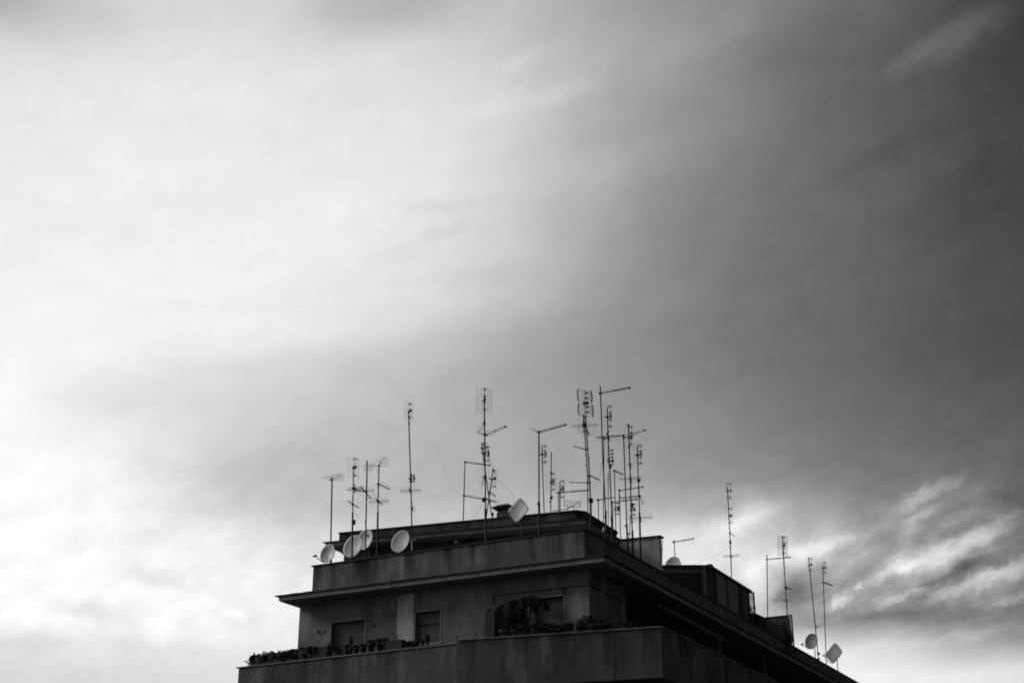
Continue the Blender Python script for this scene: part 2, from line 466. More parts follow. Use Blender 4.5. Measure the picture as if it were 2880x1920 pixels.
# upper storey wall, split round its openings on the front (plane B = .24)
WB = .24
op = []                      # openings (a_left, a_right, z0, z1)
winA = (10.60, 9.03, 8.55, 11.02)
winB = (6.95, 5.82, 9.84, 11.04)
winC = (3.62, 0.91, 8.55, 11.04)
wl = MB()
def wall_front(mb, a0, a1, z0, z1, ops, b, th=.3):
    """a0 > a1; boxes between openings"""
    cur = a0
    for (l, r, lo, hi) in ops:
        mb.prism([W2(cur, b), W2(l, b), W2(l, b+th), W2(cur, b+th)], E(z0), E(z1))
        mb.prism([W2(l, b), W2(r, b), W2(r, b+th), W2(l, b+th)], E(hi), E(z1))
        if lo > z0 + .01: mb.prism([W2(l, b), W2(r, b), W2(r, b+th), W2(l, b+th)], E(z0), E(lo))
        cur = r
    mb.prism([W2(cur, b), W2(a1, b), W2(a1, b+th), W2(cur, b+th)], E(z0), E(z1))
wall_front(wl, 12.05, 0.0, 8.5, 11.8, [winA, winB, winC], WB)
# left side, side wall to the loggia, back
wl.prism([W2(12.05, WB+.3), W2(11.75, WB+.3), W2(11.75, 30), W2(12.05, 30)], E(8.5), E(11.8))
wl.prism([W2(0, WB+.3), W2(.3, WB+.3), W2(.3, 3.4), W2(0, 3.4)], E(8.5), E(11.8))
part(wl, 'wall', M_WALL)
p_ = MB(); n_ = 24; rn_ = random.Random(4); le, ri = [], []
for i in range(n_ + 1):
    z_ = 8.6 + (11.74 - 8.6) * i / n_
    le.append(W(7.68 + rn_.uniform(-.03, .03) - (.08 if z_ < 10.2 else 0), WB - .004, z_)); ri.append(W(6.99 + rn_.uniform(-.01, .04), WB - .004, z_))
p_.add(le + ri, [(i, i + 1, n_ + 2 + i, n_ + 1 + i) for i in range(n_)])
part(p_, 'wall_patch', M_PATCH, label='paler strip of newer render beside the middle window')
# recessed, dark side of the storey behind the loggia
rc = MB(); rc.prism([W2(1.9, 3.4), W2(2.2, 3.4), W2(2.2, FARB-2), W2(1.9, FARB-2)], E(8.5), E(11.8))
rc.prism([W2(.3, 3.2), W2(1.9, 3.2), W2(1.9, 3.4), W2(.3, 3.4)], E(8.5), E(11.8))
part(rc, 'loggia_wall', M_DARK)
for b in (9.6, 13.0, 19.0, 26.5, 34.0):
    c = MB(); c.prism([W2(-.05, b), W2(.25, b), W2(.25, b+.32), W2(-.05, b+.32)], E(8.5), E(11.8)); part(c, 'column', M_SOFF)

# windows
def shutter_window(op, roll, glass_m, parts_label=None, door=False):
    l, r, lo, hi = op
    fr = MB(); t = .038
    for (a0, a1, z0, z1) in ((l, l-t, lo, hi), (r+t, r, lo, hi), (l-t, r+t, hi-t, hi)):
        fr.prism([W2(a0, WB-.02), W2(a1, WB-.02), W2(a1, WB+.06), W2(a0, WB+.06)], E(z0), E(z1))
    f = part(fr, 'window', M_FRAME, label=parts_label)
    if not door:
        sl_ = MB(); sl_.prism([W2(l+.06, WB-.08), W2(r-.06, WB-.08), W2(r-.06, WB+.2), W2(l+.06, WB+.2)], E(lo-.06), E(lo))
        part(sl_, 'window_sill', M_FRAME, f)
    zb = hi - t - (hi - lo - t) * roll
    sh = MB(); z = hi - t - .001; nn = 0
    while z > zb:
        z2 = max(z - .05, zb)
        sh.add([W(l-t, WB+.15, z), W(r+t, WB+.15, z), W(r+t, WB+.135, z2), W(l-t, WB+.135, z2)], [(0, 1, 2, 3)])
        sh.add([W(l-t, WB+.135, z2), W(r+t, WB+.135, z2), W(r+t, WB+.15, z2), W(l-t, WB+.15, z2)], [(0, 1, 2, 3)])
        z = z2
    sh.prism([W2(l-t, WB+.115), W2(r+t, WB+.115), W2(r+t, WB+.17), W2(l-t, WB+.17)], E(zb-.05), E(zb))
    part(sh, 'shutter', M_SHUT, f)
    if roll < .98:
        gl = MB(); gl.prism([W2(l-t, WB+.2), W2(r+t, WB+.2), W2(r+t, WB+.22), W2(l-t, WB+.22)], E(lo), E(zb))
        part(gl, 'pane', glass_m, f)
        ca = MB()
        for (a0, a1) in ((l-t, l-t-.09), (r+t+.05, r+t)):
            ca.prism([W2(a0, WB+.17), W2(a1, WB+.17), W2(a1, WB+.2), W2(a0, WB+.2)], E(lo), E(zb))
        ca.prism([W2(l-.15, WB+.17), W2(r+t+.05, WB+.17), W2(r+t+.05, WB+.2), W2(l-.15, WB+.2)], E(zb-.14), E(zb-.08))
        part(ca, 'sash', M_SHUT, f)
    return f
shutter_window(winA, 1.0, M_PANE, 'wide balcony door with its roller shutter fully down', True)
shutter_window(winB, .32, M_PANE, 'single window with its roller shutter a third down')
fC = shutter_window((2.34, .91, 8.55, 11.04), 1.0, M_PANE, 'balcony door with shutter down behind the plants', True)
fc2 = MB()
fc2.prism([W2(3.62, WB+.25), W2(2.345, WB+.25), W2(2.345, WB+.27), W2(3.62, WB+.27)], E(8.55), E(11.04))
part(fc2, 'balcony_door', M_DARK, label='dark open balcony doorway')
# dark cloth hung across the doorway, with its top sagging to the left
cl = MB(); pts_t = [atB(1370, 1711, -.15), atB(1396, 1708, -.15), atB(1424, 1690, -.1), atB(1450, 1687, 0), atB(1478, 1683, .1)]
row0 = []; row1 = []
for i in range(41):
    s_ = i / 40 * 4; k = min(int(s_), 3); p = pts_t[k].lerp(pts_t[k+1], s_ - k)
    p = p + BX * (.02 * math.sin(i * .45))
    row0.append(p); row1.append(Vector((p.x, p.y, E(8.6))) + BX * .02 * math.sin(i * .45 + .4) + AX * (.10 * (1 - i/40)))
cl.add(row0 + row1, [(i, i+1, 42+i-0, 41+i) for i in range(40)], True)
clo = cl.build('curtain', M_CLOTH, None, 'dark cloth hung across the balcony doorway behind the plants', 'curtain')
# wide front panel stood on the balcony beside the cloth
sc = MB(); a_, b_ = atB(1366, 1720, -.25), atB(1391, 1717, -.25); aa, ab, _ = toAB(a_); ba, bb, _ = toAB(b_)
sc.prism([W2(aa+.03, -.25), W2(ba, -.25), W2(ba, -.12), W2(aa+.03, -.12)], E(8.55), a_.z)
sc.build('storage_locker', M_POT, None, 'tall dark grey locker standing on the balcony left of the cloth', 'locker')

# sagging corner of the doorway head, rendered like the wall
wc_ = MB(); hd = [(3.64, 10.80), (3.50, 10.83), (3.38, 10.88), (3.26, 10.95), (3.14, 11.01), (2.98, 11.045), (3.64, 11.045)]
wc_.add([W(a, WB+.003, z) for a, z in hd] + [W(a, WB+.29, z) for a, z in hd], [tuple(range(7)), tuple(range(13, 6, -1))] + [(i, 7+i, 7+(i+1) % 7, (i+1) % 7) for i in range(7)])
part(wc_, 'doorway_head', M_WALL)

# surface conduit along the wall
cd = MB(); q = [W(3.71, WB-.02, 10.98), W(3.71, WB-.02, 11.22), W(3.62, WB-.02, 11.28), W(.0, WB-.02, 11.27), W(-.02, WB, 11.27), W(-.02, 3.3, 11.22)]
cd.tube(q, .018); cd.tube([W(.93, WB-.03, 11.32), W(.93, WB-.03, 11.02)], .02); part(cd, 'wall_conduit', M_COPE)
for (u, v) in ((890.7, 1772), (1050, 1756), (912, 1773)):
    p = atB(u, v, WB)
    if u < 900:
        lm = MB(); lm.ball(p - BX*.09, .04); lm.build('wall_lamp', M_LAMP, None, 'small pale bracket lamp on the wall left of the shuttered door', 'lamp')
        lm = MB(); lm.bar(p + AX*-.08 + UP*.0, p + AX*-.08 - BX*.01 + UP*-.12, .03, .03); lm.bar(p, p - BX*.09 + UP*.06, .02, .02)
        part(lm, 'lamp_bracket', M_COPE)
    else:
        lm = MB(); lm.box(p - BX*.02, AX, BX, UP, .035 if u > 1000 else .015, .02, .05 if u > 1000 else .035); part(lm, 'junction_box', M_COPE)

# eaves slab all round the storey
es = MB()
ez0, ez1 = 11.8, 12.0
def ring(a0, a1, b0, b1): return [W2(a0, b0), W2(a1, b0), W2(a1, b1), W2(a0, b1)]
es.prism([W2(12.42, -.62), W2(-.92, -.50), W2(-1.0, FARB), W2(12.42, FARB)], E(11.83), E(11.985))
part(es, 'eaves_slab', M_CON)
so_ = MB(); so_.prism([W2(12.36, -.55), W2(-.85, -.43), W2(-.94, FARB-.1), W2(12.36, FARB-.1)], E(11.8), E(11.827)); part(so_, 'soffit', M_SOFF)
fl = MB()
# sheet metal flashing on the slab edge, slightly wavy
n_ = 40
for i in range(n_):
    t0, t1 = i / n_, (i+1) / n_
    a0 = 12.56 + (-1.0 - 12.56) * t0; a1 = 12.56 + (-1.0 - 12.56) * t1
    z0 = 12.0 + random.uniform(-.008, .012)
    fl.prism([W2(a0, -.70 + .12*t0), W2(a1, -.70 + .12*t1), W2(a1, 0), W2(a0, 0)], E(z0), E(z0 + .035))
fl.prism([W2(-1.0, -.575), W2(-1.09, FARB), W2(0, FARB), W2(-.0, -.575)], E(12.004), E(12.03))
part(fl, 'eaves_flashing', M_COPE)
dp = MB(); p0 = atB(1101, 1612, -.66); p1 = atB(1101, 1646, -.66)
dp.tube([atB(1105, 1611, -.66), p0 + UP*.02, p0, p1, p1 - UP*.02 + BX*.1, W(toAB(p1)[0]-.2, WB-.05, 11.77)], .015); part(dp, 'overflow_pipe', M_COPE)

# terrace parapet
pa = MB()
pa.prism([W2(11.36, 0), W2(0, 0), W2(0, .2), W2(11.36, .2)], E(12.04), E(13.16))
ps2 = MB(); ps2.prism([W2(0, .2), W2(.2, .2), W2(.2, FARB-.3), W2(0, FARB-.3)], E(12.04), E(13.16)); part(ps2, 'terrace_parapet', M_PARS)
pa.prism([W2(11.36, .2), W2(11.16, .2), W2(11.16, 16), W2(11.36, 16)], E(12.04), E(13.16))
part(pa, 'terrace_parapet', M_PAR)
# narrow corner pilaster and joint on the front
pj = MB(); pj.prism([W2(.02, -.012), W2(.10, -.012), W2(.10, 0.004), W2(.02, .004)], E(12.04), E(13.15)); part(pj, 'corner_bead', M_PAR)
co = MB()
co.prism([W2(11.44, -.05), W2(-.05, -.05), W2(-.05, .24), W2(11.44, .24)], E(13.163), E(13.2))
co.prism([W2(-.05, .243), W2(.25, .243), W2(.25, FARB-.25), W2(-.05, FARB-.25)], E(13.163), E(13.2))
co.prism([W2(11.44, .243), W2(11.12, .243), W2(11.12, 16), W2(11.44, 16)], E(13.163), E(13.2))
part(co, 'coping', M_COPE)
tf = MB(); tf.prism([W2(11.15, .21), W2(.21, .21), W2(.21, FARB-.4), W2(11.15, FARB-.4)], E(12.0), E(12.1)); part(tf, 'terrace_floor', M_CON)

# penthouse
pp = MB()
P_ = [(12.06, 2.62), (2.22, 4.12), (2.02, 4.40), (2.16, 7.65), (3.2, 9.5), (12.3, 9.0)]
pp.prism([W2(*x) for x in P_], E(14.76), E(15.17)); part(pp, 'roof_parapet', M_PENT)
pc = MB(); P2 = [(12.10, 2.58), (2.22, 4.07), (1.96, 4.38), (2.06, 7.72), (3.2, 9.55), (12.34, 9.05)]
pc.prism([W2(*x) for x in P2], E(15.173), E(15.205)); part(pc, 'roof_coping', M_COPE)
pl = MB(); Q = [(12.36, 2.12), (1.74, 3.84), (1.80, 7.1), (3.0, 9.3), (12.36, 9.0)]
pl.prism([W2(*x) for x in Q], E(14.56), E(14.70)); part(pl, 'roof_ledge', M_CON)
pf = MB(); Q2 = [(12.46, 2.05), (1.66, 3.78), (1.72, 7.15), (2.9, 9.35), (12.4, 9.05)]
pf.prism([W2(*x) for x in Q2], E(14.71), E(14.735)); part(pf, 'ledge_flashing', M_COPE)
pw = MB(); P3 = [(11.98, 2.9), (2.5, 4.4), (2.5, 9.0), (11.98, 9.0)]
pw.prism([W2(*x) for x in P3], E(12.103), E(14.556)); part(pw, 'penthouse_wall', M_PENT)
# small things on the penthouse wall: rail between roof props, hatch, pale vents
dr = MB()
for (u0, v0, u1, v1) in ((1564, 1470, 1564, 1487), (1600, 1466, 1600, 1484), (1564, 1475, 1600, 1472)):
    dr.tube([atB(u0, v0, 3.7), atB(u1, v1, 3.7)], .018)
part(dr, 'wall_rail', M_COPE)
vn = MB(); vn.prism([W2(7.95, 3.28), W2(9.3, 3.08), W2(9.3, 3.12), W2(7.95, 3.32)], E(12.3), E(13.9)); part(vn, 'roof_door', M_DARK)
vb = MB(); p = atB(1283, 1523, 3.2); vb.box(p, AX, BX, UP, .035, .05, .05); part(vb, 'wall_vent', M_PALE)

# pale screen wall at the back of the terrace
ww = MB(); ww.prism([W2(4.2, 8.62), W2(.84, 9.02), W2(.84, 9.30), W2(4.2, 9.3)], E(12.103), E(15.15)); part(ww, 'screen_wall', M_PALE)
wc = MB(); wc.prism([W2(4.2, 8.57), W2(.74, 8.97), W2(.74, 9.36), W2(4.2, 9.36)], E(15.153), E(15.21)); part(wc, 'screen_coping', M_COPE)

# chimney with its cowl on the penthouse roof
ch = root('chimney', W(5.7, 5.2, 15.2), 'low square chimney with flat dark metal cowl on the penthouse roof', 'chimney')
cb = MB(); c0 = atB(1397, 1440, 5.0); c1 = atB(1434, 1440, 5.0); A0 = toAB(c0)[0]; A1 = toAB(c1)[0]
cb.prism([W2(A0, 5), W2(A1, 5), W2(A1, 5.5), W2(A0, 5.5)], E(15.0), c0.z); cb.build('flue', M_PENT, ch)
cw = MB(); z0 = c0.z; ac = (A0 + A1) / 2
mid = atB(1413, 1421, 5.25).z
vs = [W(ac + .52, 4.9, 0), W(ac - .34, 4.9, 0), W(ac - .34, 5.6, 0), W(ac + .52, 5.6, 0)]
low_ = [Vector((v.x, v.y, z0 + .0)) .lerp(Vector((W(ac, 5.25, 0).x, W(ac, 5.25, 0).y, z0)), .55) for v in vs]
mid_ = [Vector((v.x, v.y, z0 + (mid - z0) * .62)) for v in vs]
top_ = [Vector((v.x, v.y, mid)).lerp(Vector((W(ac, 5.25, 0).x, W(ac, 5.25, 0).y, mid)), .5) for v in vs]
cw.add(low_ + mid_ + top_, [(0, 1, 5, 4), (1, 2, 6, 5), (2, 3, 7, 6), (3, 0, 4, 7), (4, 5, 9, 8), (5, 6, 10, 9), (6, 7, 11, 10), (7, 4, 8, 11), (8, 9, 10, 11), (3, 2, 1, 0)])
cw.build('cowl', M_COPE, ch)

# lower balcony band
lo = MB()
LZ = 9.5
PA = [(lambda t: (t[0], t[1]))(toAB(atZ(u, v, LZ))) for (u, v) in ((672, 1875), (1285, 1806.5))]
PB = [(lambda t: (t[0], t[1]))(toAB(atZ(u, v, LZ + .09))) for (u, v) in ((1285, 1798), (1859, 1760))]
sideA = PB[1][0]
def band(mb, p, q, th, z0, z1, out=0.0):
    P, Q_ = W(p[0], p[1], 0), W(q[0], q[1], 0)
    d = (Q_ - P).normalized(); nrm = Vector((-d.y, d.x, 0))
    if nrm.dot(BX) < 0 and nrm.dot(AX) < 0: nrm = -nrm
    if nrm.y < 0: nrm = -nrm
    a = P - nrm * out; b = Q_ - nrm * out; c = Q_ + nrm * th; e = P + nrm * th
    mb.prism([(a.x, a.y), (b.x, b.y), (c.x, c.y), (e.x, e.y)], E(z0), E(z1))
zb = 7.93
band(lo, PA[0], PA[1], .18, zb, LZ - .035)
lo2 = MB()
band(lo2, PB[0], PB[1], .18, zb, LZ + .055)
side_end = (sideA, FARB - 6)
ls = MB()
ls.prism([W2(sideA, PB[1][1] + .02), W2(sideA + .18, PB[1][1] + .2), W2(sideA + .18, FARB-6), W2(sideA, FARB-6)], E(zb), E(LZ + .055))
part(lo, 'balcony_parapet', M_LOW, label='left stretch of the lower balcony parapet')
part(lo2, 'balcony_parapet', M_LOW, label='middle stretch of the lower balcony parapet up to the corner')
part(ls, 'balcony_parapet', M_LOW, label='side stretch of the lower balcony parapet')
lc = MB(); band(lc, (PA[0][0] + .1, PA[0][1]), PA[1], .22, LZ - .032, LZ, .05)
band(lc, PB[0], PB[1], .22, LZ + .058, LZ + .09, .05)
lc.prism([W2(sideA - .05, PB[1][1] - .02), W2(sideA + .22, PB[1][1] + .24), W2(sideA + .22, FARB-6), W2(sideA - .05, FARB-6)], E(LZ + .058), E(LZ + .088))
part(lc, 'balcony_coping', M_CON)
# joints between the parapet panels
jt = MB()
for (u, v) in ((1726, 1771),):
    p = atZ(u, v, LZ + .05); d = (W(PB[1][0], PB[1][1], 0) - W(PB[0][0], PB[0][1], 0)).normalized(); nn = Vector((-d.y, d.x, 0))
    if nn.y < 0: nn = -nn
    jt.box(Vector((p.x, p.y, E(8.74))) - nn * .0, d, nn, UP, .022, .006, .80)
part(jt, 'panel_joint', M_DARK); jt = MB(); p = atA(2040, 1860, sideA); jt.box(Vector((p.x, p.y, E(8.74))), BX, AX, UP, .045, .03, .80)
part(jt, 'panel_joint', M_DARK)
sp = MB()
for (u, v, b) in ((1914, 1815, 0), ):
    p = atA(u, v, sideA); sp.bar(p + UP*.15, p - UP*.15 - AX*.02, .05, .05, AX)
    part(sp, 'drain_spout', M_COPE); sp = MB()
p = atZ(1611, 1776, LZ); pp_ = atY(1613, 1792, p.y - .02); sp.bar(pp_ + UP*.08, pp_ - UP*.12, .05, .05, BX)
part(sp, 'drain_spout', M_COPE)
# balcony floor and underside
bf = MB()
bf.prism([W2(PA[0][0] - .05, PA[0][1] + .15), W2(PA[1][0], PA[1][1] + .15), W2(PB[0][0], PB[0][1] + .15), W2(PB[1][0] + .15, PB[1][1] + .15), W2(sideA + .15, FARB - 6.1), W2(PA[0][0] - .05, FARB - 6.1)], E(8.3), E(8.5))
part(bf, 'balcony_floor', M_SOFF)
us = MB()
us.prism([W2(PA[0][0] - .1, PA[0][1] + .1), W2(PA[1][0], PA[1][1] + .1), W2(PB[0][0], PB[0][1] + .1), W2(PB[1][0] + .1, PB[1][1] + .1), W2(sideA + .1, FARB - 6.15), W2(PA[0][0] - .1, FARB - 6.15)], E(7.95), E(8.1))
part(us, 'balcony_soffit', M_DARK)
# the storeys below, down to the street
bo = MB()
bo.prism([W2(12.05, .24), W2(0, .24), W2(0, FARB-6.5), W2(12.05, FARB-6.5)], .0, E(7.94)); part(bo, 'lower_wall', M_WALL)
for zz in (4.7, 1.5):
    lb = MB()
    lb.prism([W2(PA[0][0], PA[0][1]), W2(PA[1][0], PA[1][1]), W2(PB[1][0], PB[1][1]), W2(sideA, FARB-7), W2(PA[0][0], FARB-7)], E(zz-.25), E(zz))
    band(lb, PA[0], PA[1], .18, zz + .004, zz + 1.05); band(lb, PB[0], PB[1], .18, zz + .004, zz + 1.05)
    lb.prism([W2(sideA, PB[1][1] + .2), W2(sideA + .18, PB[1][1] + .2), W2(sideA + .18, FARB-7), W2(sideA, FARB-7)], E(zz+.004), E(zz+1.05))
    part(lb, 'lower_balcony', M_LOW)

# awning hung under the eaves on the side
aw = MB()
a0, a1 = toAB(atA(1828, 1689, -.3)), toAB(atA(2003, 1735, -.3))
q0, q1 = W(-.3, a0[1], a0[2]), W(-.3, a1[1], a1[2])
t0, t1 = W(.1, a0[1], 11.75), W(.1, a1[1], 11.75)
b0_, b1_ = W(-.55, a0[1] + .2, 11.55), W(-.75, a1[1], 11.40)
aw.add([t0, t1, b1_, b0_], [(0, 1, 2, 3)]); aw.add([b0_, b1_, b1_ - UP*.14, b0_ - UP*.10], [(0, 1, 2, 3)])
aw.tube([b0_, b1_], .03)
aw.build('awning', M_SHUT, None, 'dark half-open awning under the eaves on the shaded side', 'awning')

# ------------------------------------------------------------------ glazed veranda on the terrace
def ABpt(u, v, z): t = toAB(atZ(u, v, z)); return t[0], t[1]
hz_ = 14.8
h0, h1, h2 = ABpt(1856, 1588, hz_), ABpt(1997, 1588, hz_), ABpt(2113, 1660, hz_)
dirf = (Vector((*W2(*h0), 0)) - Vector((*W2(*h1), 0))).normalized()
far0 = toAB(Vector((*W2(*h1), 0)) + dirf * 2.9)
hut = root('veranda', W((h0[0]+h1[0])/2, (h1[1]+h2[1])/2, 12.1), 'glazed veranda with a thin flat roof behind the side parapet', 'veranda')
rf = MB()
rf.prism([W2(far0[0], far0[1]), W2(h1[0] - .04, h1[1] - .04), W2(h2[0] - .04, h2[1]), W2(far0[0], h2[1])], E(hz_-.10), E(hz_))
rf.prism([W2(h1[0] + .12, h1[1] - .06), W2(h1[0] - .07, h1[1] - .08), W2(h1[0] - .07, h1[1] + .2), W2(h1[0] + .12, h1[1] + .2)], E(hz_-.12), E(hz_ + .03))
rf.build('roof', M_COPE, hut)
F0 = Vector((*W2(*h0), 0)); F1 = Vector((*W2(*h1), 0)); fn = Vector((-dirf.y, dirf.x, 0))
if fn.y < 0: fn = -fn
def fpost(mb, s0, s1, z0, z1, d0=.08, d1=.16):
    a = F1 + dirf * s0; b = F1 + dirf * s1
    mb.prism([tuple((a + fn*d0).xy), tuple((b + fn*d0).xy), tuple((b + fn*d1).xy), tuple((a + fn*d1).xy)], E(z0), E(z1))
ff = MB(); fpost(ff, .17, .36, 12.1, hz_-.18); fpost(ff, .17, 2.9, hz_-.32, hz_-.12, .083, .157); fpost(ff, 1.78, 1.9, 12.1, hz_-.323)
ff.build('frame', M_SOFF, hut)
fd = MB(); fpost(fd, .0, .165, 12.1, hz_-.11, .05, .2); fpost(fd, .365, 1.775, 12.1, hz_-.325, .14, .2); fd.build('doorway', M_DARK, hut)
fe = MB(); fpost(fe, 1.905, 2.9, 12.1, hz_-.325, .1, .14); fe.build('front_panel', M_SHUT, hut)
sA = h1[0] + .05
sw = MB(); sw.prism([W2(sA+.04, h1[1]+.2), W2(sA + .12, h1[1]+.2), W2(sA + .12, h2[1]-.05), W2(sA+.04, h2[1]-.05)], E(12.1), E(hz_-.107)); sw.build('side_wall', M_SHUT, hut)
for (u0, u1, m_, nm) in ((1999, 2008, M_SHUT, 'side_panel'), (2018, 2045, M_CON, 'side_panel'), (2047, 2077, M_CON, 'side_panel'), (2087, 2104, M_SHUT, 'side_panel')):
    b0 = toAB(atA(u0, 1650, sA))[1]; b1 = toAB(atA(u1, 1690, sA))[1]
    pn = MB(); pn.prism([W2(sA, b0), W2(sA + .03, b0), W2(sA + .03, b1), W2(sA, b1)], E(12.1), E(hz_-.105)); pn.build(nm, m_, hut)
for (u0, u1) in ((1986, 1998), (2009, 2017), (2045, 2047), (2078, 2086), (2104, 2107)):
    b0 = toAB(atA(u0, 1650, sA-.02))[1]; b1 = toAB(atA(u1, 1680, sA-.02))[1]
    pn = MB(); pn.prism([W2(sA - .03, b0), W2(sA + .05, b0), W2(sA + .05, b1), W2(sA - .03, b1)], E(12.1), E(hz_-.11)); pn.build('side_post', M_COPE, hut)
# open glass wing at its far end
gb = 18.6
g0 = toAB(atB(2105, 1664, gb)); g1 = toAB(atB(2119, 1664, gb))
wing = root('glass_screen', W(g1[0], gb, 13.2), 'narrow dirty glass screen at the far end of the veranda', 'screen')
gp = MB(); gp.prism([W2(g0[0], gb), W2(g1[0], gb), W2(g1[0], gb+.01), W2(g0[0], gb+.01)], E(12.6), g0[2] + EYE - .03); gp.build('pane', M_GLASS, wing)
gf = MB(); gt = g1[2]
gf.prism([W2(g1[0] + .03, gb-.02), W2(g1[0] - .03, gb-.02), W2(g1[0] - .03, gb+.04), W2(g1[0] + .03, gb+.04)], E(12.3), E(gt))
gf.prism([W2(g0[0], gb-.02), W2(g1[0] + .031, gb-.02), W2(g1[0] + .031, gb+.04), W2(g0[0], gb+.04)], E(gt-.04), E(gt))
gf.tube([atB(2105, 1697, gb), atB(2116, 1722, gb)], .03); gf.build('frame', M_COPE, wing)
bl = MB(); p = atB(2122, 1709, gb); bl.ball(p, .06); bl.tube([p, p + AX*.1], .02); bl.ball(atB(2109, 1708, gb), .05)
bl.build('outdoor_lamp', M_SHUT, None, 'small round lamp fixed to the glass screen post', 'lamp')
# shrubby dark mass under the screen
pv = MB(); pv.leaves(atB(2115, 1745, 18.3), (.35, .4, .35), 500, .05, random.Random(3))
pv.build('potted_shrub', M_LEAF, None, 'dark shrub at the foot of the narrow glass screen', 'plant')

# second flat-topped room farther back, with a glazed end
kb = 22.6
k0, k1, k2 = toAB(atB(2151, 1735, kb)), toAB(atB(2213, 1733, kb)), toAB(atB(2226.5, 1732, kb))
shed = root('terrace_shed', W(k1[0] + .8, kb + .5, 12.1), 'low dark shed with an open glazed end at the far right of the terrace', 'shed')
sb = MB(); kz = k0[2]
sb.prism([W2(k0[0] + 1.6, kb), W2(k1[0], kb), W2(k1[0], kb + .5), W2(k0[0] + 1.6, kb + .5)], E(12.1), E(kz - .05)); sb.build('wall', M_PENT, shed)
st_ = MB(); st_.prism([W2(k0[0], kb - .04), W2(k2[0], kb - .04), W2(k2[0], kb + .05), W2(k0[0], kb + .05)], E(kz - .05), E(kz))
rA = toAB(atZ(2122, 1722, kz))
st_.add([W(k0[0], kb - .04, kz), W(k0[0] + 1.6, kb - .04, kz), W(rA[0] + 1.6, rA[1], kz), W(rA[0], rA[1], kz)], [(0, 1, 2, 3)])
st_.prism([W2(rA[0], rA[1]), W2(rA[0] + .1, rA[1]), W2(k0[0] + .1, kb - .05), W2(k0[0], kb - .05)], E(12.1), E(kz - .002))
print('SHED', rA, k0)
st_.build('roof_edge', M_COPE, shed)
sg = MB(); sg.prism([W2(k1[0] - .005, kb + .01), W2(k2[0] + .03, kb + .01), W2(k2[0] + .03, kb + .02), W2(k1[0] - .005, kb + .02)], E(13.0), E(kz - .055)); sg.build('pane', M_GLASS, shed)
sq = MB(); sq.prism([W2(k2[0] + .03, kb), W2(k2[0] - .02, kb), W2(k2[0] - .02, kb + .05), W2(k2[0] + .03, kb + .05)], E(12.3), E(kz - .052)); sq.build('post', M_COPE, shed)
bs = MB(); bs.leaves(atB(2220, 1796, kb - .4), (.22, .3, .22), 500, .035, random.Random(5)); bs.leaves(atB(2228, 1785, kb - .2), (.07, .07, .3), 120, .03, random.Random(8)); bs.leaves(atB(2208, 1770, kb - .4), (.12, .3, .45), 300, .035, random.Random(9))
bs.build('potted_shrub', M_LEAF, None, 'small bush below the glazed end of the far shed', 'plant')

# ------------------------------------------------------------------ antennas
GM = 'television antenna masts crowding the roof'
def mast(pts, plane, label, r=.022, thick=None, dark=M_STEEL, name='antenna_mast'):
    """pts: surveyed points from the top down; plane: function giving the foot position"""
    y = plane(*pts[-1]).y
    P = [atY(u, v, y) for u, v in pts]
    base = P[-1].copy()
    t = root(name, base, label, 'antenna mast', GM)
    down = base - UP * .8
    mb = MB(); mb.tube(P + [down], r, 8); mb.build('pole', dark, t)
    if thick:
        q = [p for p in P]; tt = atY(pts[-1][0] + (pts[-2][0]-pts[-1][0]) * (thick-pts[-1][1]) / (pts[-2][1]-pts[-1][1]), thick, y)
        mb = MB(); mb.tube([tt, base, down], r * 1.55, 8); mb.build('pole_sleeve', dark, t)
    return t, y
def at_pole(P0, y): return atY(P0[0], P0[1], y)
def azv(a): return Vector((math.sin(R(a)), math.cos(R(a)), 0))

def panel(t, y, u, vt, vb, az=140, w=.5, nd=4, rods=9, dark=True, px=None, box=None, wr=.0028):
    """UHF grid antenna: reflector grid behind, bow-tie dipoles and a junction box in front"""
    top, bot = atY(u, vt, y), atY(u, vb, y)
    n = azv(az); s = Vector((n.y, -n.x, 0)); ax = (top - bot); H = ax.length; ax.normalize()
    c = (top + bot) / 2
    mb = MB(); back = c - n * .03
    for i in range(rods):
        k = -.5 + i / (rods - 1)
        mb.tube([back + ax*H*k - s*w/2, back + ax*H*k + s*w/2], wr, 4)
    for k in (-.5, 0, .5): mb.tube([back + s*w*k - ax*H/2, back + s*w*k + ax*H/2], wr * (1.2 if k else 1.8), 4)
    pa_ = mb.build('panel_antenna', M_WIRE, t)
    fr = c + n * .13
    mb = MB()
    mb.tube([fr + ax*H*.40, fr - ax*H*.40], .006, 4); mb.build('feed_line', M_WIRE, pa_)
    for i in range(nd):
        k = .40 - .80 * i / max(1, nd - 1)
        p = fr + ax * H * k
        mb = MB(); mb.bar(p - n*.16, p, .022, .022); mb.box(p, n, s, ax, .03, .032, .018)
        for sg_ in (-1, 1):
            for tz in (-.07, .07): mb.tube([p + s*sg_*.02, p + s*sg_*.15 + ax*tz], .004, 4)
        mb.build('dipole', M_MATT, pa_)
    kb_ = 0 if box is None else box
    mb = MB(); mb.box(fr + ax*H*kb_ + n*.01, n, s, ax, .03, .035, .055); mb.build('junction_box', M_MATT, pa_)
    mb = MB(); mb.box(c + ax*H*kb_ - n*.01, n, s, ax, .05, .035, .025); mb.build('clamp', M_MATT, pa_)
    return pa_

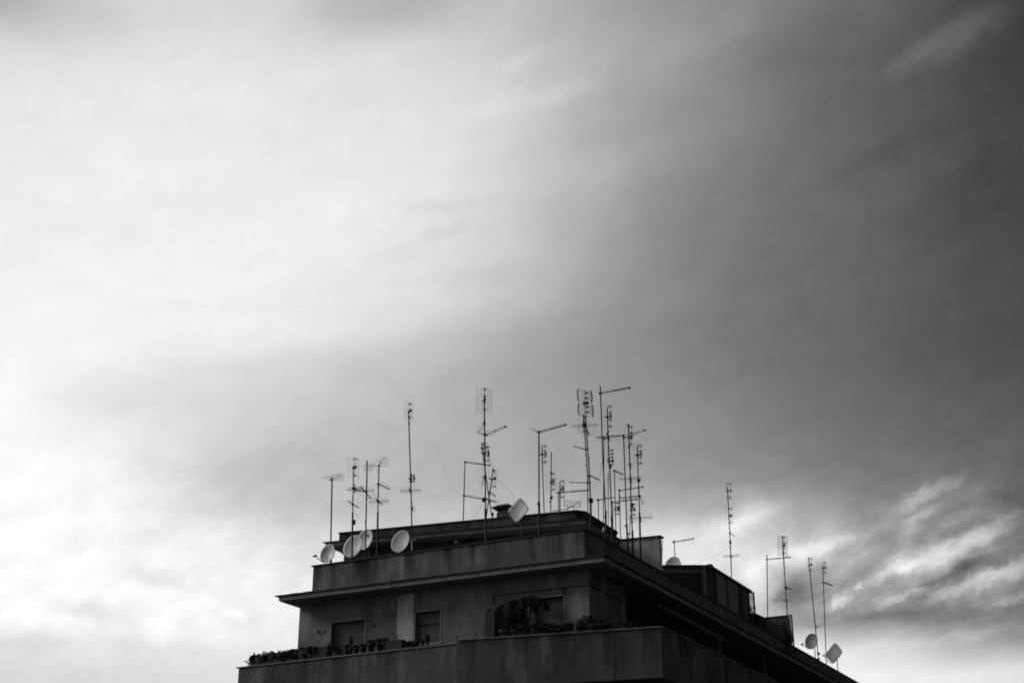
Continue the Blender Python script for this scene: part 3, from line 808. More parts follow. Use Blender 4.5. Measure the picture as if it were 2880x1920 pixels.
def yagi(t, y, at, p1, p2, n=8, l0=.5, l1=.3, bw_=.022, m=M_STEEL, dbl=False, cap=False, er=.0036, folded=None, corner=0, clampbox=True):
    """boom lies level through the clamp point; p1, p2 are its surveyed ends; rods run square to it"""
    z = atY(at[0], at[1], y).z - EYE
    P1, P2 = atZ(p1[0], p1[1], z), atZ(p2[0], p2[1], z)
    d = (P2 - P1).normalized(); s = Vector((-d.y, d.x, 0))
    mb = MB()
    if dbl:
        mb.bar(P1 + UP*.022, P2 + UP*.022, bw_*.8, bw_*.6); mb.bar(P1 - UP*.022, P2 - UP*.022, bw_*.8, bw_*.6)
    else: mb.bar(P1, P2, bw_, bw_)
    ya = mb.build('yagi_antenna', m, t)
    mb = MB()
    for i in range(n):
        k = i / (n - 1) if n > 1 else 0; q = P1.lerp(P2, k); l = (l0 + (l1 - l0) * k) / 2
        mb.tube([q - s*l + UP*.012, q + s*l + UP*.012], er, 4)
    mb.build('element_rods', M_WIRE, ya)
    if folded is not None:
        k, l = folded; q = P1.lerp(P2, k); mb = MB()
        mb.tube([q - s*l + UP*.03, q + s*l + UP*.03, q + s*(l+.03), q + s*l - UP*.03, q - s*l - UP*.03, q - s*(l+.03), q - s*l + UP*.03], .009, 5)
        mb.build('folded_dipole', M_STEEL, ya)
        mb = MB(); mb.box(q - UP*.02, d, s, UP, .03, .035, .03); mb.build('junction_box', M_MATT, ya)
    if cap:
        mb = MB(); mb.box(P2, d, s, UP, .025, .025, .035); mb.bar(P1.lerp(P2, .47), P2, .006, .006); mb.box(P1.lerp(P2, .48), d, s, UP, .015, .018, .028); mb.build('end_cap', M_MATT, ya)
    if corner:
        for sg_ in (-1, 1):
            mb = MB()
            nrm = (-d * .6 + UP * sg_ * .8).normalized()
            for i in range(5):
                q = P1 + nrm * corner * i / 4
                mb.tube([q - s*.28, q + s*.28], .005, 4)
            for k in (-.25, .25): mb.tube([P1 + s*k, P1 + nrm*corner + s*k], .006, 4)
            mb.build('reflector', M_ALU, ya)
    if clampbox:
        c = atY(at[0], at[1], y); mb = MB(); mb.box(c, d, s, UP, .035, .038, .03); mb.build('clamp', M_MATT, ya)
    return ya

def clamps(t, y, pts, w_=.05, h_=.03):
    w_ *= .8; h_ *= .75
    for (u, v) in pts:
        mb = MB(); mb.box(atY(u, v, y), (1, 0, 0), (0, 1, 0), UP, w_, .03, h_); mb.build('clamp', M_MATT, t)
def pbox(t, y, u, v, w_=.05, h_=.08):
    mb = MB(); mb.box(atY(u, v, y - .03), (1, .3, 0), (-.3, 1, 0), UP, w_, .04, h_); mb.build('amplifier_box', M_MATT, t)
def cable(t, y, pts, r=.006, nm='cable'):
    P = [atY(u, v, y) for u, v in pts]; Q_ = []
    for i in range(len(P) - 1):
        p0, p1, p2, p3 = P[max(i-1, 0)], P[i], P[i+1], P[min(i+2, len(P)-1)]
        for k in range(5):
            tt = k / 5; Q_.append(Vector([cubic(p0[j], p1[j], p2[j], p3[j], tt) for j in range(3)]))
    Q_.append(P[-1]); mb = MB(); mb.tube(Q_, r, 4); mb.build(nm, M_CABLE, t)
def lead(t, y, pts, seed=1):
    """aerial lead taped along a pole"""
    rn = random.Random(seed); P = []
    for i in range(len(pts) - 1):
        (u0, v0), (u1, v1) = pts[i], pts[i+1]; nn = max(2, int(abs(v1 - v0) / 12))
        for k in range(nn): P.append(atY(u0 + (u1-u0)*k/nn + rn.uniform(-1.3, 1.9), v0 + (v1-v0)*k/nn, y - .03))
    if len(P) > 1:
        mb = MB(); mb.tube(P, .007, 4); mb.build('antenna_lead', M_CABLE, t)

fp = lambda u, v: atB(u, v, .42)          # feet fixed inside the front parapet
sp_ = lambda u, v: atA(u, v, .42)         # feet inside the side parapet
pt = lambda u, v: atB(u, v, 5.0)          # feet on the penthouse roof
pr = lambda u, v: atA(u, v, 2.6)          # penthouse roof, right edge
bk = lambda u, v: atB(u, v, 9.75)         # behind the pale screen wall

# left group
t, y = mast([(934, 1341), (929.5, 1572)], fp, 'leftmost mast, a plain pole with one bright fan antenna on top', .028)
yagi(t, y, (934, 1349), (934, 1349), (959, 1332), 9, .98, .34, .028, M_ALU, cap=False, er=.004); clamps(t, y, [(931, 1349)], .07)
t, y = mast([(994.5, 1310), (991, 1504), (990, 1566)], fp, 'mast behind the two leftmost big dishes, with wire panel and two yagis', .022, 1440)
panel(t, y, 995, 1286, 1345, 148, .46, 3, 8); clamps(t, y, [(993, 1315)])
yagi(t, y, (993, 1372), (994, 1371), (1016, 1381), 6, 1.0, .6, .03, folded=(.25, .35))
mb = MB(); mb.tube([atY(998, 1360, y), atY(998, 1386, y)], .02); mb.build('bracket', M_MATT, t)
yagi(t, y, (992, 1418), (979, 1408), (1009, 1427), 4, .95, .8, .028)
pbox(t, y, 996, 1468, .05, .09); cable(t, y, [(999, 1445), (1005, 1450), (1011, 1455)])
lead(t, y, [(994, 1330), (991, 1480)], 3)
t, y = mast([(1032.6, 1294), (1027.5, 1566)], fp, 'bare-topped mast in front of the rearmost left dish, one tilted yagi', .026)
yagi(t, y, (1030.5, 1384), (1014, 1369), (1044, 1402), 7, .85, .6, .028, folded=(.3, .4)); clamps(t, y, [(1032, 1352), (1028, 1466)], .035)
lead(t, y, [(1031, 1400), (1028, 1500)], 5)
t, y = mast([(1066, 1309), (1064, 1380), (1060.5, 1562)], fp, 'mast between the dishes, bright corner-reflector antenna on top and two yagis', .023, 1440)
yagi(t, y, (1066, 1309), (1063, 1311), (1081, 1286), 9, .8, .3, .03, M_ALU, er=.004, corner=.0)
mb = MB(); dd = azv(150); z = atY(1066, 1309, y)
cen = z + azv(-95) * .12
for sg_ in (-1, 1):
    for i in range(4):
        q = cen + UP * sg_ * .035 * (i + .2) + azv(-30) * .12 * i
        mb.tube([q, q + azv(-100) * (.42 - .03*i)], .009, 4)
for k in (.05, .2, .4): mb.tube([cen + azv(-100)*k + UP*.1 + azv(-30)*.3, cen + azv(-100)*k, cen + azv(-100)*k - UP*.1 + azv(-30)*.3], .008, 4)
mb.build('corner_reflector', M_ALU, t)
pbox(t, y, 1070, 1300, .025, .04)
yagi(t, y, (1064.5, 1361), (1061, 1359), (1096, 1375), 6, .6, .5, .028)
yagi(t, y, (1063.5, 1410), (1056.5, 1402), (1076, 1419), 4, .85, .7, .028, folded=(.45, .36)); cable(t, y, [(1063, 1312), (1059, 1322), (1063, 1330)])
lead(t, y, [(1065, 1320), (1060, 1500)], 6)
t, y = mast([(1149, 1156), (1155, 1350), (1158.5, 1480), (1158.6, 1546)], fp, 'tall lone mast right of the left group, small wire panel at its tip', .024)
panel(t, y, 1150.5, 1133, 1181, 152, .34, 3, 7); clamps(t, y, [(1149, 1157), (1151, 1190.5)], .05, .02)
panel(t, y, 1155, 1335, 1357, 110, .2, 2, 5)
mb = MB(); mb.tube([atY(1157, 1332, y), atY(1158, 1356, y)], .022); mb.build('bracket', M_MATT, t)
yagi(t, y, (1154.5, 1381), (1150, 1372), (1158, 1388), 4, .78, .66, .026, folded=(.5, .37))
pbox(t, y, 1159, 1430, .03, .07)
cable(t, y, [(1157, 1408), (1161, 1417), (1167, 1430), (1166, 1437), (1161, 1436), (1158, 1428)])
mb = MB(); mb.bar(atY(1149, 1519, y), atY(1169, 1517.5, y), .035, .05); mb.build('cross_bracket', M_DISH, t)
mb = MB(); mb.tube([atY(1158.7, 1522, y-.03), atY(1158.7, 1546, y-.03)], .026); mb.build('bright_sleeve', M_DISH, t)
lead(t, y, [(1153, 1300), (1158, 1500)], 8)

# centre group
t, y = mast([(1362, 1112), (1364, 1300), (1366.3, 1500), (1366.5, 1514)], fp, 'tall thick mast carrying a large wire panel at its top, left of the chimney', .026, 1430)
panel(t, y, 1362, 1090, 1161, 168, .58, 4, 13, wr=.004); clamps(t, y, [(1360, 1126), (1363, 1186)], .05)
yagi(t, y, (1361, 1191), (1361, 1192), (1345, 1213), 6, .35, .2, .024, M_ALU); 
yagi(t, y, (1365, 1223), (1366, 1223), (1421, 1199.5), 9, .55, .3, .02, cap=True, er=.004)
yagi(t, y, (1363, 1221), (1345, 1215), (1372, 1226), 4, .5, .5, .018)
panel(t, y, 1364, 1252, 1300, 110, .22, 4, 6); clamps(t, y, [(1362.5, 1250)])
yagi(t, y, (1362, 1341), (1362.5, 1341), (1355, 1364), 5, .45, .25, .026, M_ALU)
pbox(t, y, 1361, 1405, .065, .075)
cable(t, y, [(1368, 1250), (1378, 1290), (1388, 1315), (1398, 1345), (1410, 1360), (1430, 1375), (1444, 1395), (1445, 1415), (1440, 1425)], .005)
cable(t, y, [(1357, 1310), (1357, 1350), (1353, 1385), (1350, 1395)], .004); cable(t, y, [(1356, 1418), (1345, 1440), (1330, 1462)], .004)
lead(t, y, [(1363, 1140), (1366, 1490)], 9)
t, y = mast([(1355, 1244), (1360, 1290), (1374, 1390), (1384.5, 1459)], pt, 'thin mast leaning right across the tall thick mast', .022)
panel(t, y, 1357, 1243, 1276, 120, .22, 2, 5); pbox(t, y, 1385, 1446, .04, .07); clamps(t, y, [(1356, 1274)], .04)
yagi(t, y, (1377, 1411), (1364, 1400), (1398, 1412), 5, .5, .4, .022)
t, y = mast([(1387.3, 1316.8), (1377, 1390), (1367.7, 1452)], pt, 'short mast leaning left with a wire panel, beside the chimney cowl', .022)
panel(t, y, 1386, 1320, 1375, 145, .36, 3, 7); clamps(t, y, [(1378, 1345), (1376, 1383)], .05)
yagi(t, y, (1377, 1383), (1377, 1383), (1394, 1396), 4, .3, .25, .028)
t, y = mast([(1308, 1297), (1302.6, 1467)], pt, 'short mast with two level booms pointing right, left of the tall thick mast', .022)
yagi(t, y, (1308, 1298.6), (1307, 1298.6), (1377.5, 1308), 10, .3, .2, .026, dbl=True, cap=True, er=.003)
yagi(t, y, (1304.5, 1393), (1304.5, 1393), (1355, 1402), 9, .3, .22, .026, dbl=True, er=.003)
yagi(t, y, (1304.5, 1393), (1366, 1403), (1398, 1412), 5, .55, .35, .02, clampbox=False)
t, y = mast([(1515.6, 1211), (1516, 1400), (1517, 1497)], fp, 'mast with one long boom rising to the right, just right of the square dish', .026, 1412)
yagi(t, y, (1515.3, 1215), (1513, 1215.5), (1591, 1194), 12, .5, .24, .026, dbl=True, cap=True, er=.0035)
yagi(t, y, (1515, 1213), (1494, 1206), (1514, 1213), 2, .35, .3, .014, clampbox=False); pbox(t, y, 1515, 1416, .045, .04); clamps(t, y, [(1515, 1215)], .07)
t, y = mast([(1524, 1256.5), (1527, 1350), (1530.7, 1444)], pt, 'thin mast with a slim wire panel close behind the long-boom mast', .020)
panel(t, y, 1526, 1249, 1306, 120, .40, 4, 9); clamps(t, y, [(1522, 1277)], .06)
t, y = mast([(1550.7, 1270), (1549, 1440)], pt, 'thin bare-tipped mast with a wire panel halfway down, over the penthouse roof', .020)
panel(t, y, 1551, 1328, 1384, 150, .42, 4, 8); clamps(t, y, [(1550, 1329), (1549, 1356), (1549, 1402), (1548, 1410)], .05); pbox(t, y, 1551, 1398, .04, .06)
t, y = mast([(1575, 1353), (1575, 1438)], pt, 'shortest panel mast, right behind the boom that points left', .020)
panel(t, y, 1577, 1348, 1404, 140, .42, 4, 8)
t, y = mast([(1571, 1382), (1571, 1438)], pt, 'very short pole holding one end of a level boom over the penthouse roof', .018)
yagi(t, y, (1571, 1384.8), (1569.5, 1384.8), (1653, 1378), 10, .3, .22, .028, dbl=True, cap=True, er=.003)
# bright little antenna lying on the roof
p = atB(1602, 1426, 5.0)
t = root('roof_antenna', Vector((p.x, p.y, E(15.2))), 'bright bare aluminium antenna lying on the penthouse roof beside the cluster of masts', 'antenna')
y = p.y
mb = MB()
a_, b_, c_, d_ = (1587, 1406), (1632, 1409), (1632, 1427), (1586, 1424)
for i in range(7):
    k = i / 6; mb.tube([atY(a_[0] + (d_[0]-a_[0])*k, a_[1] + (d_[1]-a_[1])*k, y + .1), atY(b_[0] + (c_[0]-b_[0])*k, b_[1] + (c_[1]-b_[1])*k, y + .1)], .0045, 4)
for k in (0, 1): mb.tube([atY(a_[0] + (b_[0]-a_[0])*k, a_[1] + (b_[1]-a_[1])*k, y + .1), atY(d_[0] + (c_[0]-d_[0])*k, d_[1] + (c_[1]-d_[1])*k, y + .1)], .012, 5)
mb.build('reflector_grid', M_WIRE, t)
mb = MB(); mb.tube([atY(1597, 1428, y), atY(1603, 1426, y), atY(1629, 1410, y)], .015, 6); mb.tube([atY(1604, 1406, y), atY(1601, 1427, y)], .013, 6)
mb.tube([atY(1592, 1421, y), atY(1603, 1427, y), atY(1616, 1424, y)], .013, 6); mb.build('boom', M_ALU, t)
mb = MB(); mb.tube([atY(1596, 1428, y), atY(1596, 1442, y)], .012); mb.tube([atY(1613, 1425, y), atY(1616, 1440, y)], .012); mb.build('support', M_STEEL, t)
mb = MB(); mb.tube([atY(1554, 1436.5, y), atY(1600, 1430, y)], .014, 6); mb.build('loose_rod', M_GALV, t)

# the dense cluster
t, y = mast([(1640.5, 1166), (1644, 1211), (1652, 1329), (1653.7, 1450)], pr, 'leaning pole paired with the bow-tie mast, black amplifier box near its top', .022)
pbox(t, y, 1643, 1195, .075, .09); clamps(t, y, [(1640, 1167), (1641, 1183), (1648, 1280), (1649, 1307), (1643, 1215)], .05, .02)
panel(t, y, 1642, 1170, 1218, 165, .45, 2, 7)
yagi(t, y, (1648, 1263), (1649.5, 1264), (1614.4, 1255), 6, .3, .2, .024)
yagi(t, y, (1652, 1356.5), (1664, 1357), (1603, 1356), 7, .3, .25, .026, er=.004)
cable(t, y, [(1686, 1330), (1676, 1350), (1664, 1385), (1660, 1410)], .003)
t, y = mast([(1644.6, 1097), (1646.7, 1172), (1656.5, 1312), (1661.5, 1422), (1661, 1488)], sp_, 'tall mast topped by a double bow-tie array with curved side bars', .024, 1400)
for (vt, vb, k) in ((1094, 1127, 0), (1133, 1166, 1)):
    mb = MB(); uL = 1624.5 + 2*k; uR = 1663.5 + 3*k
    for i in range(6):
        f_ = i / 5; mb.tube([atY(uL + 1.5, vt + (vb-vt)*f_, y + .05), atY(uR, vt + 5.5 + (vb-vt)*f_, y - .1)], .0055, 4)
    ar = mb.build('bow_tie_array', M_STEEL, t)
    for (ux, dv) in ((uL, 0), (uR, 6)):
        mb = MB(); sgn = -1 if ux < 1640 else 1
        mb.tube([atY(ux + sgn * (-1.2 + 2.2 * math.sin(math.pi*j/6)) + .45*j*.5, vt + dv + (vb - vt) * j / 6, y + (.05 if sgn < 0 else -.1)) for j in range(7)], .026, 6)
        mb.build('side_bar', M_MATT, ar)
    for vv in (vt + 11, vb - 8):
        mb = MB(); c = atY(1649 + 2*k, vv, y - .15)
        mb.box(c, (1, 0, 0), (0, 1, 0), UP, .04, .03, .03)
        for (du, dv) in ((15, -3), (14, 6), (-14, 3), (-12, -5)): mb.tube([c, atY(1649 + 2*k + du, vv + dv, y - .25)], .009 if du > 0 else .005, 4)
        mb.build('bow_tie', M_MATT, ar)
mb = MB(); mb.tube([atY(1645, 1097, y-.06), atY(1648, 1168, y-.06)], .018); mb.build('pole_cap', M_ALU, t)
pbox(t, y, 1643.5, 1133.5, .045, .055); pbox(t, y, 1651.5, 1133, .04, .06)
yagi(t, y, (1647, 1199), (1644, 1194), (1657, 1224), 6, 1.0, .55, .032, folded=(.1, .45)); pbox(t, y, 1662, 1407, .07, .075)
yagi(t, y, (1657, 1337), (1659, 1337), (1685, 1349), 6, .3, .2, .03, er=.003)
clamps(t, y, [(1656, 1285), (1655, 1292)], .04, .02); lead(t, y, [(1655, 1300), (1660, 1460)], 12)
t, y = mast([(1688.2, 1084.7), (1695.8, 1293), (1703.6, 1453), (1703.6, 1509)], sp_, 'tallest mast, long boom at its tip pointing right, pale box at its foot', .024, 1436)
yagi(t, y, (1689, 1105.8), (1687.5, 1106), (1771, 1090), 14, .45, .2, .026, dbl=True, cap=True, er=.0035); clamps(t, y, [(1688, 1106)], .07, .035)
clamps(t, y, [(1697, 1293), (1702, 1452)], .05); cable(t, y, [(1697, 1294), (1693, 1302), (1690, 1330), (1684, 1355)], .005)
mb = MB(); mb.box(atY(1700, 1488, y - .05), (1, .3, 0), (-.3, 1, 0), UP, .055, .06, .075); mb.build('meter_box', M_DISH2, t)
lead(t, y, [(1696, 1295), (1703, 1450)], 13)
t, y = mast([(1699, 1228), (1698, 1330), (1696.6, 1478)], pr, 'thin pole with a short top arm touching the tallest mast', .018)
yagi(t, y, (1699, 1233), (1699.5, 1234), (1709, 1231), 2, .12, .1, .026)
t, y = mast([(1707.9, 1147), (1711, 1256.5), (1716.8, 1354.7), (1721, 1481), (1722.7, 1525)], sp_, 'mast with two wire panels one above the other, right of the tallest mast', .023, 1450)
panel(t, y, 1710, 1137, 1208, 140, .40, 4, 10); clamps(t, y, [(1705.5, 1172), (1708, 1219)], .055, .04)
yagi(t, y, (1711, 1229), (1709, 1226), (1716, 1241), 4, 1.0, .8, .026, folded=(.15, .42)); clamps(t, y, [(1711, 1290), (1712, 1297)], .055, .03)
panel(t, y, 1713.5, 1262, 1312, 120, .26, 5, 8, box=-.2); pbox(t, y, 1716, 1312, .04, .07); clamps(t, y, [(1720, 1460)], .05)
lead(t, y, [(1709, 1180), (1716, 1350), (1722, 1500)], 14)
t, y = mast([(1710.7, 1329.5), (1710.7, 1484)], pr, 'short thin pole with a small clamp, behind the two-panel mast', .016); clamps(t, y, [(1710, 1350)], .04)
t, y = mast([(1753.3, 1222), (1757.5, 1326.7), (1762.6, 1478), (1766.5, 1550)], sp_, 'mast with booms to both sides at its top, foot before the pale screen wall', .023, 1472)
yagi(t, y, (1753.3, 1224), (1753.3, 1224), (1679, 1229), 9, .28, .2, .026, er=.0035)
yagi(t, y, (1754, 1230), (1754, 1230), (1813, 1209), 10, .55, .3, .018, cap=True, er=.004); clamps(t, y, [(1761.5, 1478)], .06)
cable(t, y, [(1762, 1478), (1756, 1480), (1751, 1479)], .008)
t, y = mast([(1767.4, 1191), (1771.6, 1304), (1774.4, 1408), (1778.6, 1500), (1780, 1555)], sp_, 'mast with clamp at its very tip and a wire panel below, before the pale wall', .025, 1490)
panel(t, y, 1769, 1196, 1258, 140, .40, 4, 10, box=-.05); clamps(t, y, [(1767, 1196), (1769.5, 1258), (1771.5, 1304)], .06, .03)
yagi(t, y, (1771.8, 1307), (1770, 1303), (1776, 1316), 3, .35, .3, .025)
yagi(t, y, (1773.5, 1345), (1771, 1340), (1778, 1357), 4, .95, .8, .028, folded=(.3, .4)); pbox(t, y, 1777, 1421, .05, .09)
panel(t, y, 1776, 1415, 1452, 130, .28, 3, 6); clamps(t, y, [(1778, 1467), (1770, 1500)], .06, .02); cable(t, y, [(1781, 1455), (1790, 1470), (1797, 1500), (1803, 1512)], .003)
lead(t, y, [(1770, 1260), (1778, 1480)], 15)
t, y = mast([(1792.6, 1253.7), (1794.6, 1340), (1798.2, 1425), (1800.2, 1500), (1802, 1565)], sp_, 'rightmost mast of the dense cluster, wire panel on top and long rods low down', .023, 1440)
panel(t, y, 1795, 1248, 1310, 140, .44, 4, 10); clamps(t, y, [(1790.5, 1279)], .06, .04); pbox(t, y, 1796.5, 1350, .05, .06)
yagi(t, y, (1800, 1455), (1798, 1446), (1803, 1466), 4, 1.0, .8, .028, folded=(.5, .46)); yagi(t, y, (1799, 1396), (1799, 1396), (1809, 1418), 4, .3, .2, .02)
cable(t, y, [(1796, 1355), (1799, 1380), (1798, 1400)], .005)
t, y = mast([(1728, 1322.5), (1732.3, 1498), (1733, 1514)], bk, 'thin mast with a short boom dropping right from its top, behind the pale wall', .020)
yagi(t, y, (1728, 1322.8), (1728, 1322.8), (1753, 1334.5), 7, .28, .2, .034, er=.003)
panel(t, y, 1731.5, 1412, 1450, 130, .2, 4, 4)
t, y = mast([(1741.5, 1375), (1745, 1498), (1746, 1514)], bk, 'mast with two parallel booms pointing right, behind the pale wall', .020)
yagi(t, y, (1742, 1379), (1742, 1379), (1807.5, 1369), 11, .3, .2, .028, cap=True, er=.003)
yagi(t, y, (1743.5, 1400), (1743.5, 1400.5), (1800, 1394), 10, .3, .2, .026, dbl=True, cap=True, er=.003); clamps(t, y, [(1742, 1393)], .05, .02)
t, y = mast([(1682.6, 1401), (1684, 1470)], pr, 'short mast with a level boom pointing right, over the penthouse edge', .018)
yagi(t, y, (1681, 1406), (1680, 1406), (1728, 1398), 8, .3, .2, .026, dbl=True, er=.003)
t, y = mast([(1722.5, 1408), (1724, 1484)], pr, 'short mast whose boom passes behind the two-panel mast', .018)
yagi(t, y, (1721.5, 1411.5), (1721, 1411.5), (1790.7, 1403), 11, .3, .2, .026, dbl=True, cap=True, er=.003)
t, y = mast([(1772.5, 1450), (1770, 1512)], bk, 'stub pole standing behind the pale wall between two thicker masts', .018)

# right group
t, y = mast([(1863, 1517.5), (1861.3, 1589)], lambda u, v: atA(u, v, .9), 'thin plain rod just right of the pale screen wall', .014)
t, y = mast([(1896, 1517), (1898, 1566), (1898.6, 1585)], lambda u, v: atB(u, v, 19.9), 'short mast with a level boom, rising behind the half-hidden dish', .022)
yagi(t, y, (1895, 1523.7), (1891, 1524.5), (1950, 1514), 10, .45, .2, .026, dbl=True, cap=True, er=.0035)
t, y = mast([(2046, 1371), (2049.6, 1445), (2054, 1525), (2057.8, 1628)], lambda u, v: atA(u, v, 1.2), 'tall slim mast above the veranda roof with a stay wire running left', .024)
panel(t, y, 2047.5, 1356, 1405, 118, .26, 2, 9); clamps(t, y, [(2046, 1381)], .055, .02)
panel(t, y, 2051, 1426, 1476, 155, .40, 3, 6)
yagi(t, y, (2053, 1498.5), (2052, 1498.5), (2067, 1507), 3, .2, .15, .02); pbox(t, y, 2053.8, 1524, .04, .07); clamps(t, y, [(2052, 1538)], .045, .015)
yagi(t, y, (2055.5, 1563), (2054, 1559), (2061, 1568), 3, .72, .5, .02, folded=(.4, .36)); cable(t, y, [(2049.6, 1541), (2020, 1557), (1980, 1575), (1945, 1589)], .004, 'stay_wire')
lead(t, y, [(2050, 1460), (2057, 1600)], 16)
ps = lambda u, v: atB(u, v, 22.9)
t, y = mast([(2157, 1558.5), (2159, 1737)], ps, 'plain pole with one level boom near its top, on the far shed', .024)
yagi(t, y, (2157, 1572.5), (2154, 1573), (2222, 1566), 11, .4, .2, .03, dbl=True, cap=True, er=.0035)
t, y = mast([(2200.5, 1505.7), (2204, 1566), (2214.5, 1734)], ps, 'mast on the far shed with a dense comb-like rod panel on top', .024)
panel(t, y, 2202, 1506, 1562, 160, .52, 4, 20, wr=.006); clamps(t, y, [(2204.5, 1585), (2209, 1652)], .06, .015)
yagi(t, y, (2209, 1651), (2206, 1649), (2226, 1657), 4, .25, .2, .03); pbox(t, y, 2211, 1654, .05, .03)
yagi(t, y, (2213, 1689), (2197, 1684), (2216, 1692), 4, 1.0, .9, .024); cable(t, y, [(2201, 1540), (2204, 1640)], .004)
fr_ = lambda u, v: atA(u, v, .35)
t, y = mast([(2274, 1566), (2302.4, 1856)], fr_, 'strongly leaning mast beside the small round far dish', .026)
panel(t, y, 2276.5, 1567, 1609, 140, .36, 3, 5); clamps(t, y, [(2274, 1590)], .05, .02)
yagi(t, y, (2296, 1761), (2293, 1758), (2300, 1764), 4, 1.1, .5, .03); pbox(t, y, 2302, 1837, .06, .06); clamps(t, y, [(2302, 1852)], .09, .05)
t, y = mast([(2314, 1588), (2318, 1700), (2324, 1866)], fr_, 'upright far-right mast with a short boom, rising beside the square far dish', .024)
panel(t, y, 2315, 1578, 1615, 140, .42, 3, 5); clamps(t, y, [(2313, 1597)], .06, .03)
yagi(t, y, (2315.6, 1637), (2315, 1637), (2342, 1646), 8, .6, .25, .04, er=.004)

# ------------------------------------------------------------------ satellite dishes
def dish(P, major, minor, tilt, ppm, label, post_to, m=M_DISH, arm=True, marks=False, square=None, depth=.10, name='satellite_dish'):
    """P centre; major/minor apparent axes in survey pixels; tilt of the long axis from upright"""
    to = (Vector((0, 0, EYE)) - P).normalized()
    rt = (-to).cross(UP).normalized(); up = rt.cross(-to).normalized()
    if square:
        (e1x, e1y, e1z), (e2x, e2y, e2z) = square
        U1 = (rt * e1x - up * e1y - to * e1z) / ppm / 2; U2 = (rt * e2x - up * e2y - to * e2z) / ppm / 2
        n = U1.cross(U2).normalized()
        if n.dot(to) < 0: n = -n
        ex, rr1, rr2 = 5.5, U1.length, U2.length; d1, d2 = U1.normalized(), U2.normalized()
        lowp = P - (U1 - U2) * 0.0
    else:
        t_ = R(tilt); maj = rt * math.sin(t_) + up * math.cos(t_); mnr = -rt * math.cos(t_) + up * math.sin(t_)
        phys = major * .93; a = minor / phys
        n = (to * a + mnr * math.sqrt(max(0, 1 - a*a))).normalized()
        d1 = maj; d2 = n.cross(maj).normalized(); rr1, rr2 = major / 2 / ppm, phys / 2 / ppm; ex = 2.0
    rt_ = root(name, Vector((P.x, P.y, post_to)), label, 'satellite dish', 'satellite dishes on the roof terraces')
    mb = MB(); K, T = 9, 48; vs = []
    for sgn, off in ((1, 0), (-1, -.018)):
        for k in range(K + 1):
            f_ = k / K
            for j in range(T):
                th = 2 * math.pi * j / T; c, s_ = math.cos(th), math.sin(th)
                q = (abs(c)**ex + abs(s_)**ex) ** (-1/ex) * f_
                vs.append(P + d1 * rr1 * q * c + d2 * rr2 * q * s_ + n * (off + depth * (min(q, 1.15)**2 - 1)))
    def idx(layer, k, j): return layer * (K+1) * T + k * T + j % T
    front = [(idx(0, k, j), idx(0, k, j+1), idx(0, k+1, j+1), idx(0, k+1, j)) for k in range(K) for j in range(T)]
    rim = [(idx(0, K, j), idx(0, K, j+1), idx(1, K, j+1), idx(1, K, j)) for j in range(T)]
    back = [(idx(1, k, j), idx(1, k+1, j), idx(1, k+1, j+1), idx(1, k, j+1)) for k in range(K) for j in range(T)]
    mb.add(vs, front + rim, True); rf_ = mb.build('reflector', m, rt_)
    mb = MB(); mb.add(vs, back, True); mb.build('reflector_back', M_DBACK, rt_)
    low = -d1 if (not square) else None
    if square:
        cand = [U1 + U2, U1 - U2, -U1 + U2, -U1 - U2]; low = min(cand, key=lambda q: q.z * 1.0)
        lowpt = P + (-U2 if U2.z > 0 else U2) * 0 + low * .5; lowdir = low.normalized(); R0 = low.length * .5
        side = [q for q in (U1, -U1) if q.dot(rt) < 0][0]; 
        e0 = P + side - n*depth*.2
    else:
        lowdir = -d1; R0 = rr1
    edge = P + lowdir * R0 + n * .0
    if arm:
        if square:
            # feed arm along the lower-left edge
            o_ = U2.normalized() * .05 + n * .06; foc = P - U1 * .95 + U2 + o_; st = P + U1 * .8 + U2 + o_
        else:
            foc = P - d1 * R0 * .80 + n * R0 * 1.5; st = edge - n*.02
        mb = MB(); mb.tube([st, st.lerp(foc, .55) + n*.03, foc], .016, 6); am = mb.build('feed_arm', M_MATT, rt_)
        mb = MB(); aim = (P - foc).normalized(); mb.tube([foc - aim*.09, foc + aim*.02], .028, 8); mb.tube([foc + aim*.02, foc + aim*.07], .045, 8); mb.build('receiver_head', M_MATT, am)
    mb = MB(); bk_ = P - n * (depth + .08); mb.box(bk_, n, d1, d2, .04, .10, .07); mb.tube([bk_, bk_ - n*.09], .03); mb.build('mount', M_GALV, rt_)
    mb = MB(); q = bk_ - n*.09; mb.tube([q + UP*.08, Vector((q.x, q.y, post_to - .25))], .024); mb.build('post', M_GALV, rt_)
    if marks:
        for k in marks:
            mb = MB(); c = P + d1 * R0 * k[1] + d2 * rr2 * k[0]; q2 = k[0]**2 + k[1]**2
            mb.box(c + n * (depth * (q2 - 1) + .004), d1, d2, n, k[3], k[2], .004); mb.build(k[4], M_MATT if k[4] != 'maker_badge' else M_STEEL, rt_)
    return rt_
FLZ = E(12.15)
PP = lambda P: FOC / ((P - Vector((0, 0, EYE))).length)
def mk(u, v, fn, *a, **k):
    P = fn(u, v); return dish(P, a[0], a[1], a[2], PP(P), *a[3:], **k)
mk(921, 1555.5, lambda u, v: atB(u, v, .25), 54, 37, 25, 'small round dish at the parapet left end, feed arm sticking out', E(13.2) - .35, M_DISH, marks=[(.05, -.42, .02, .018, 'bolt_hole'), (-.12, -.46, .02, .018, 'bolt_hole'), (.15, -.85, .022, .02, 'bolt_hole'), (-.4, -.7, .02, .018, 'bolt_hole')])
mk(1026, 1516, lambda u, v: atB(u, v, 1.4), 60, 38, 20, 'round dish with a small dark badge, partly hidden behind the bigger second dish', FLZ, M_DISH, arm=False, marks=[(.05, .42, .12, .035, 'maker_badge')])
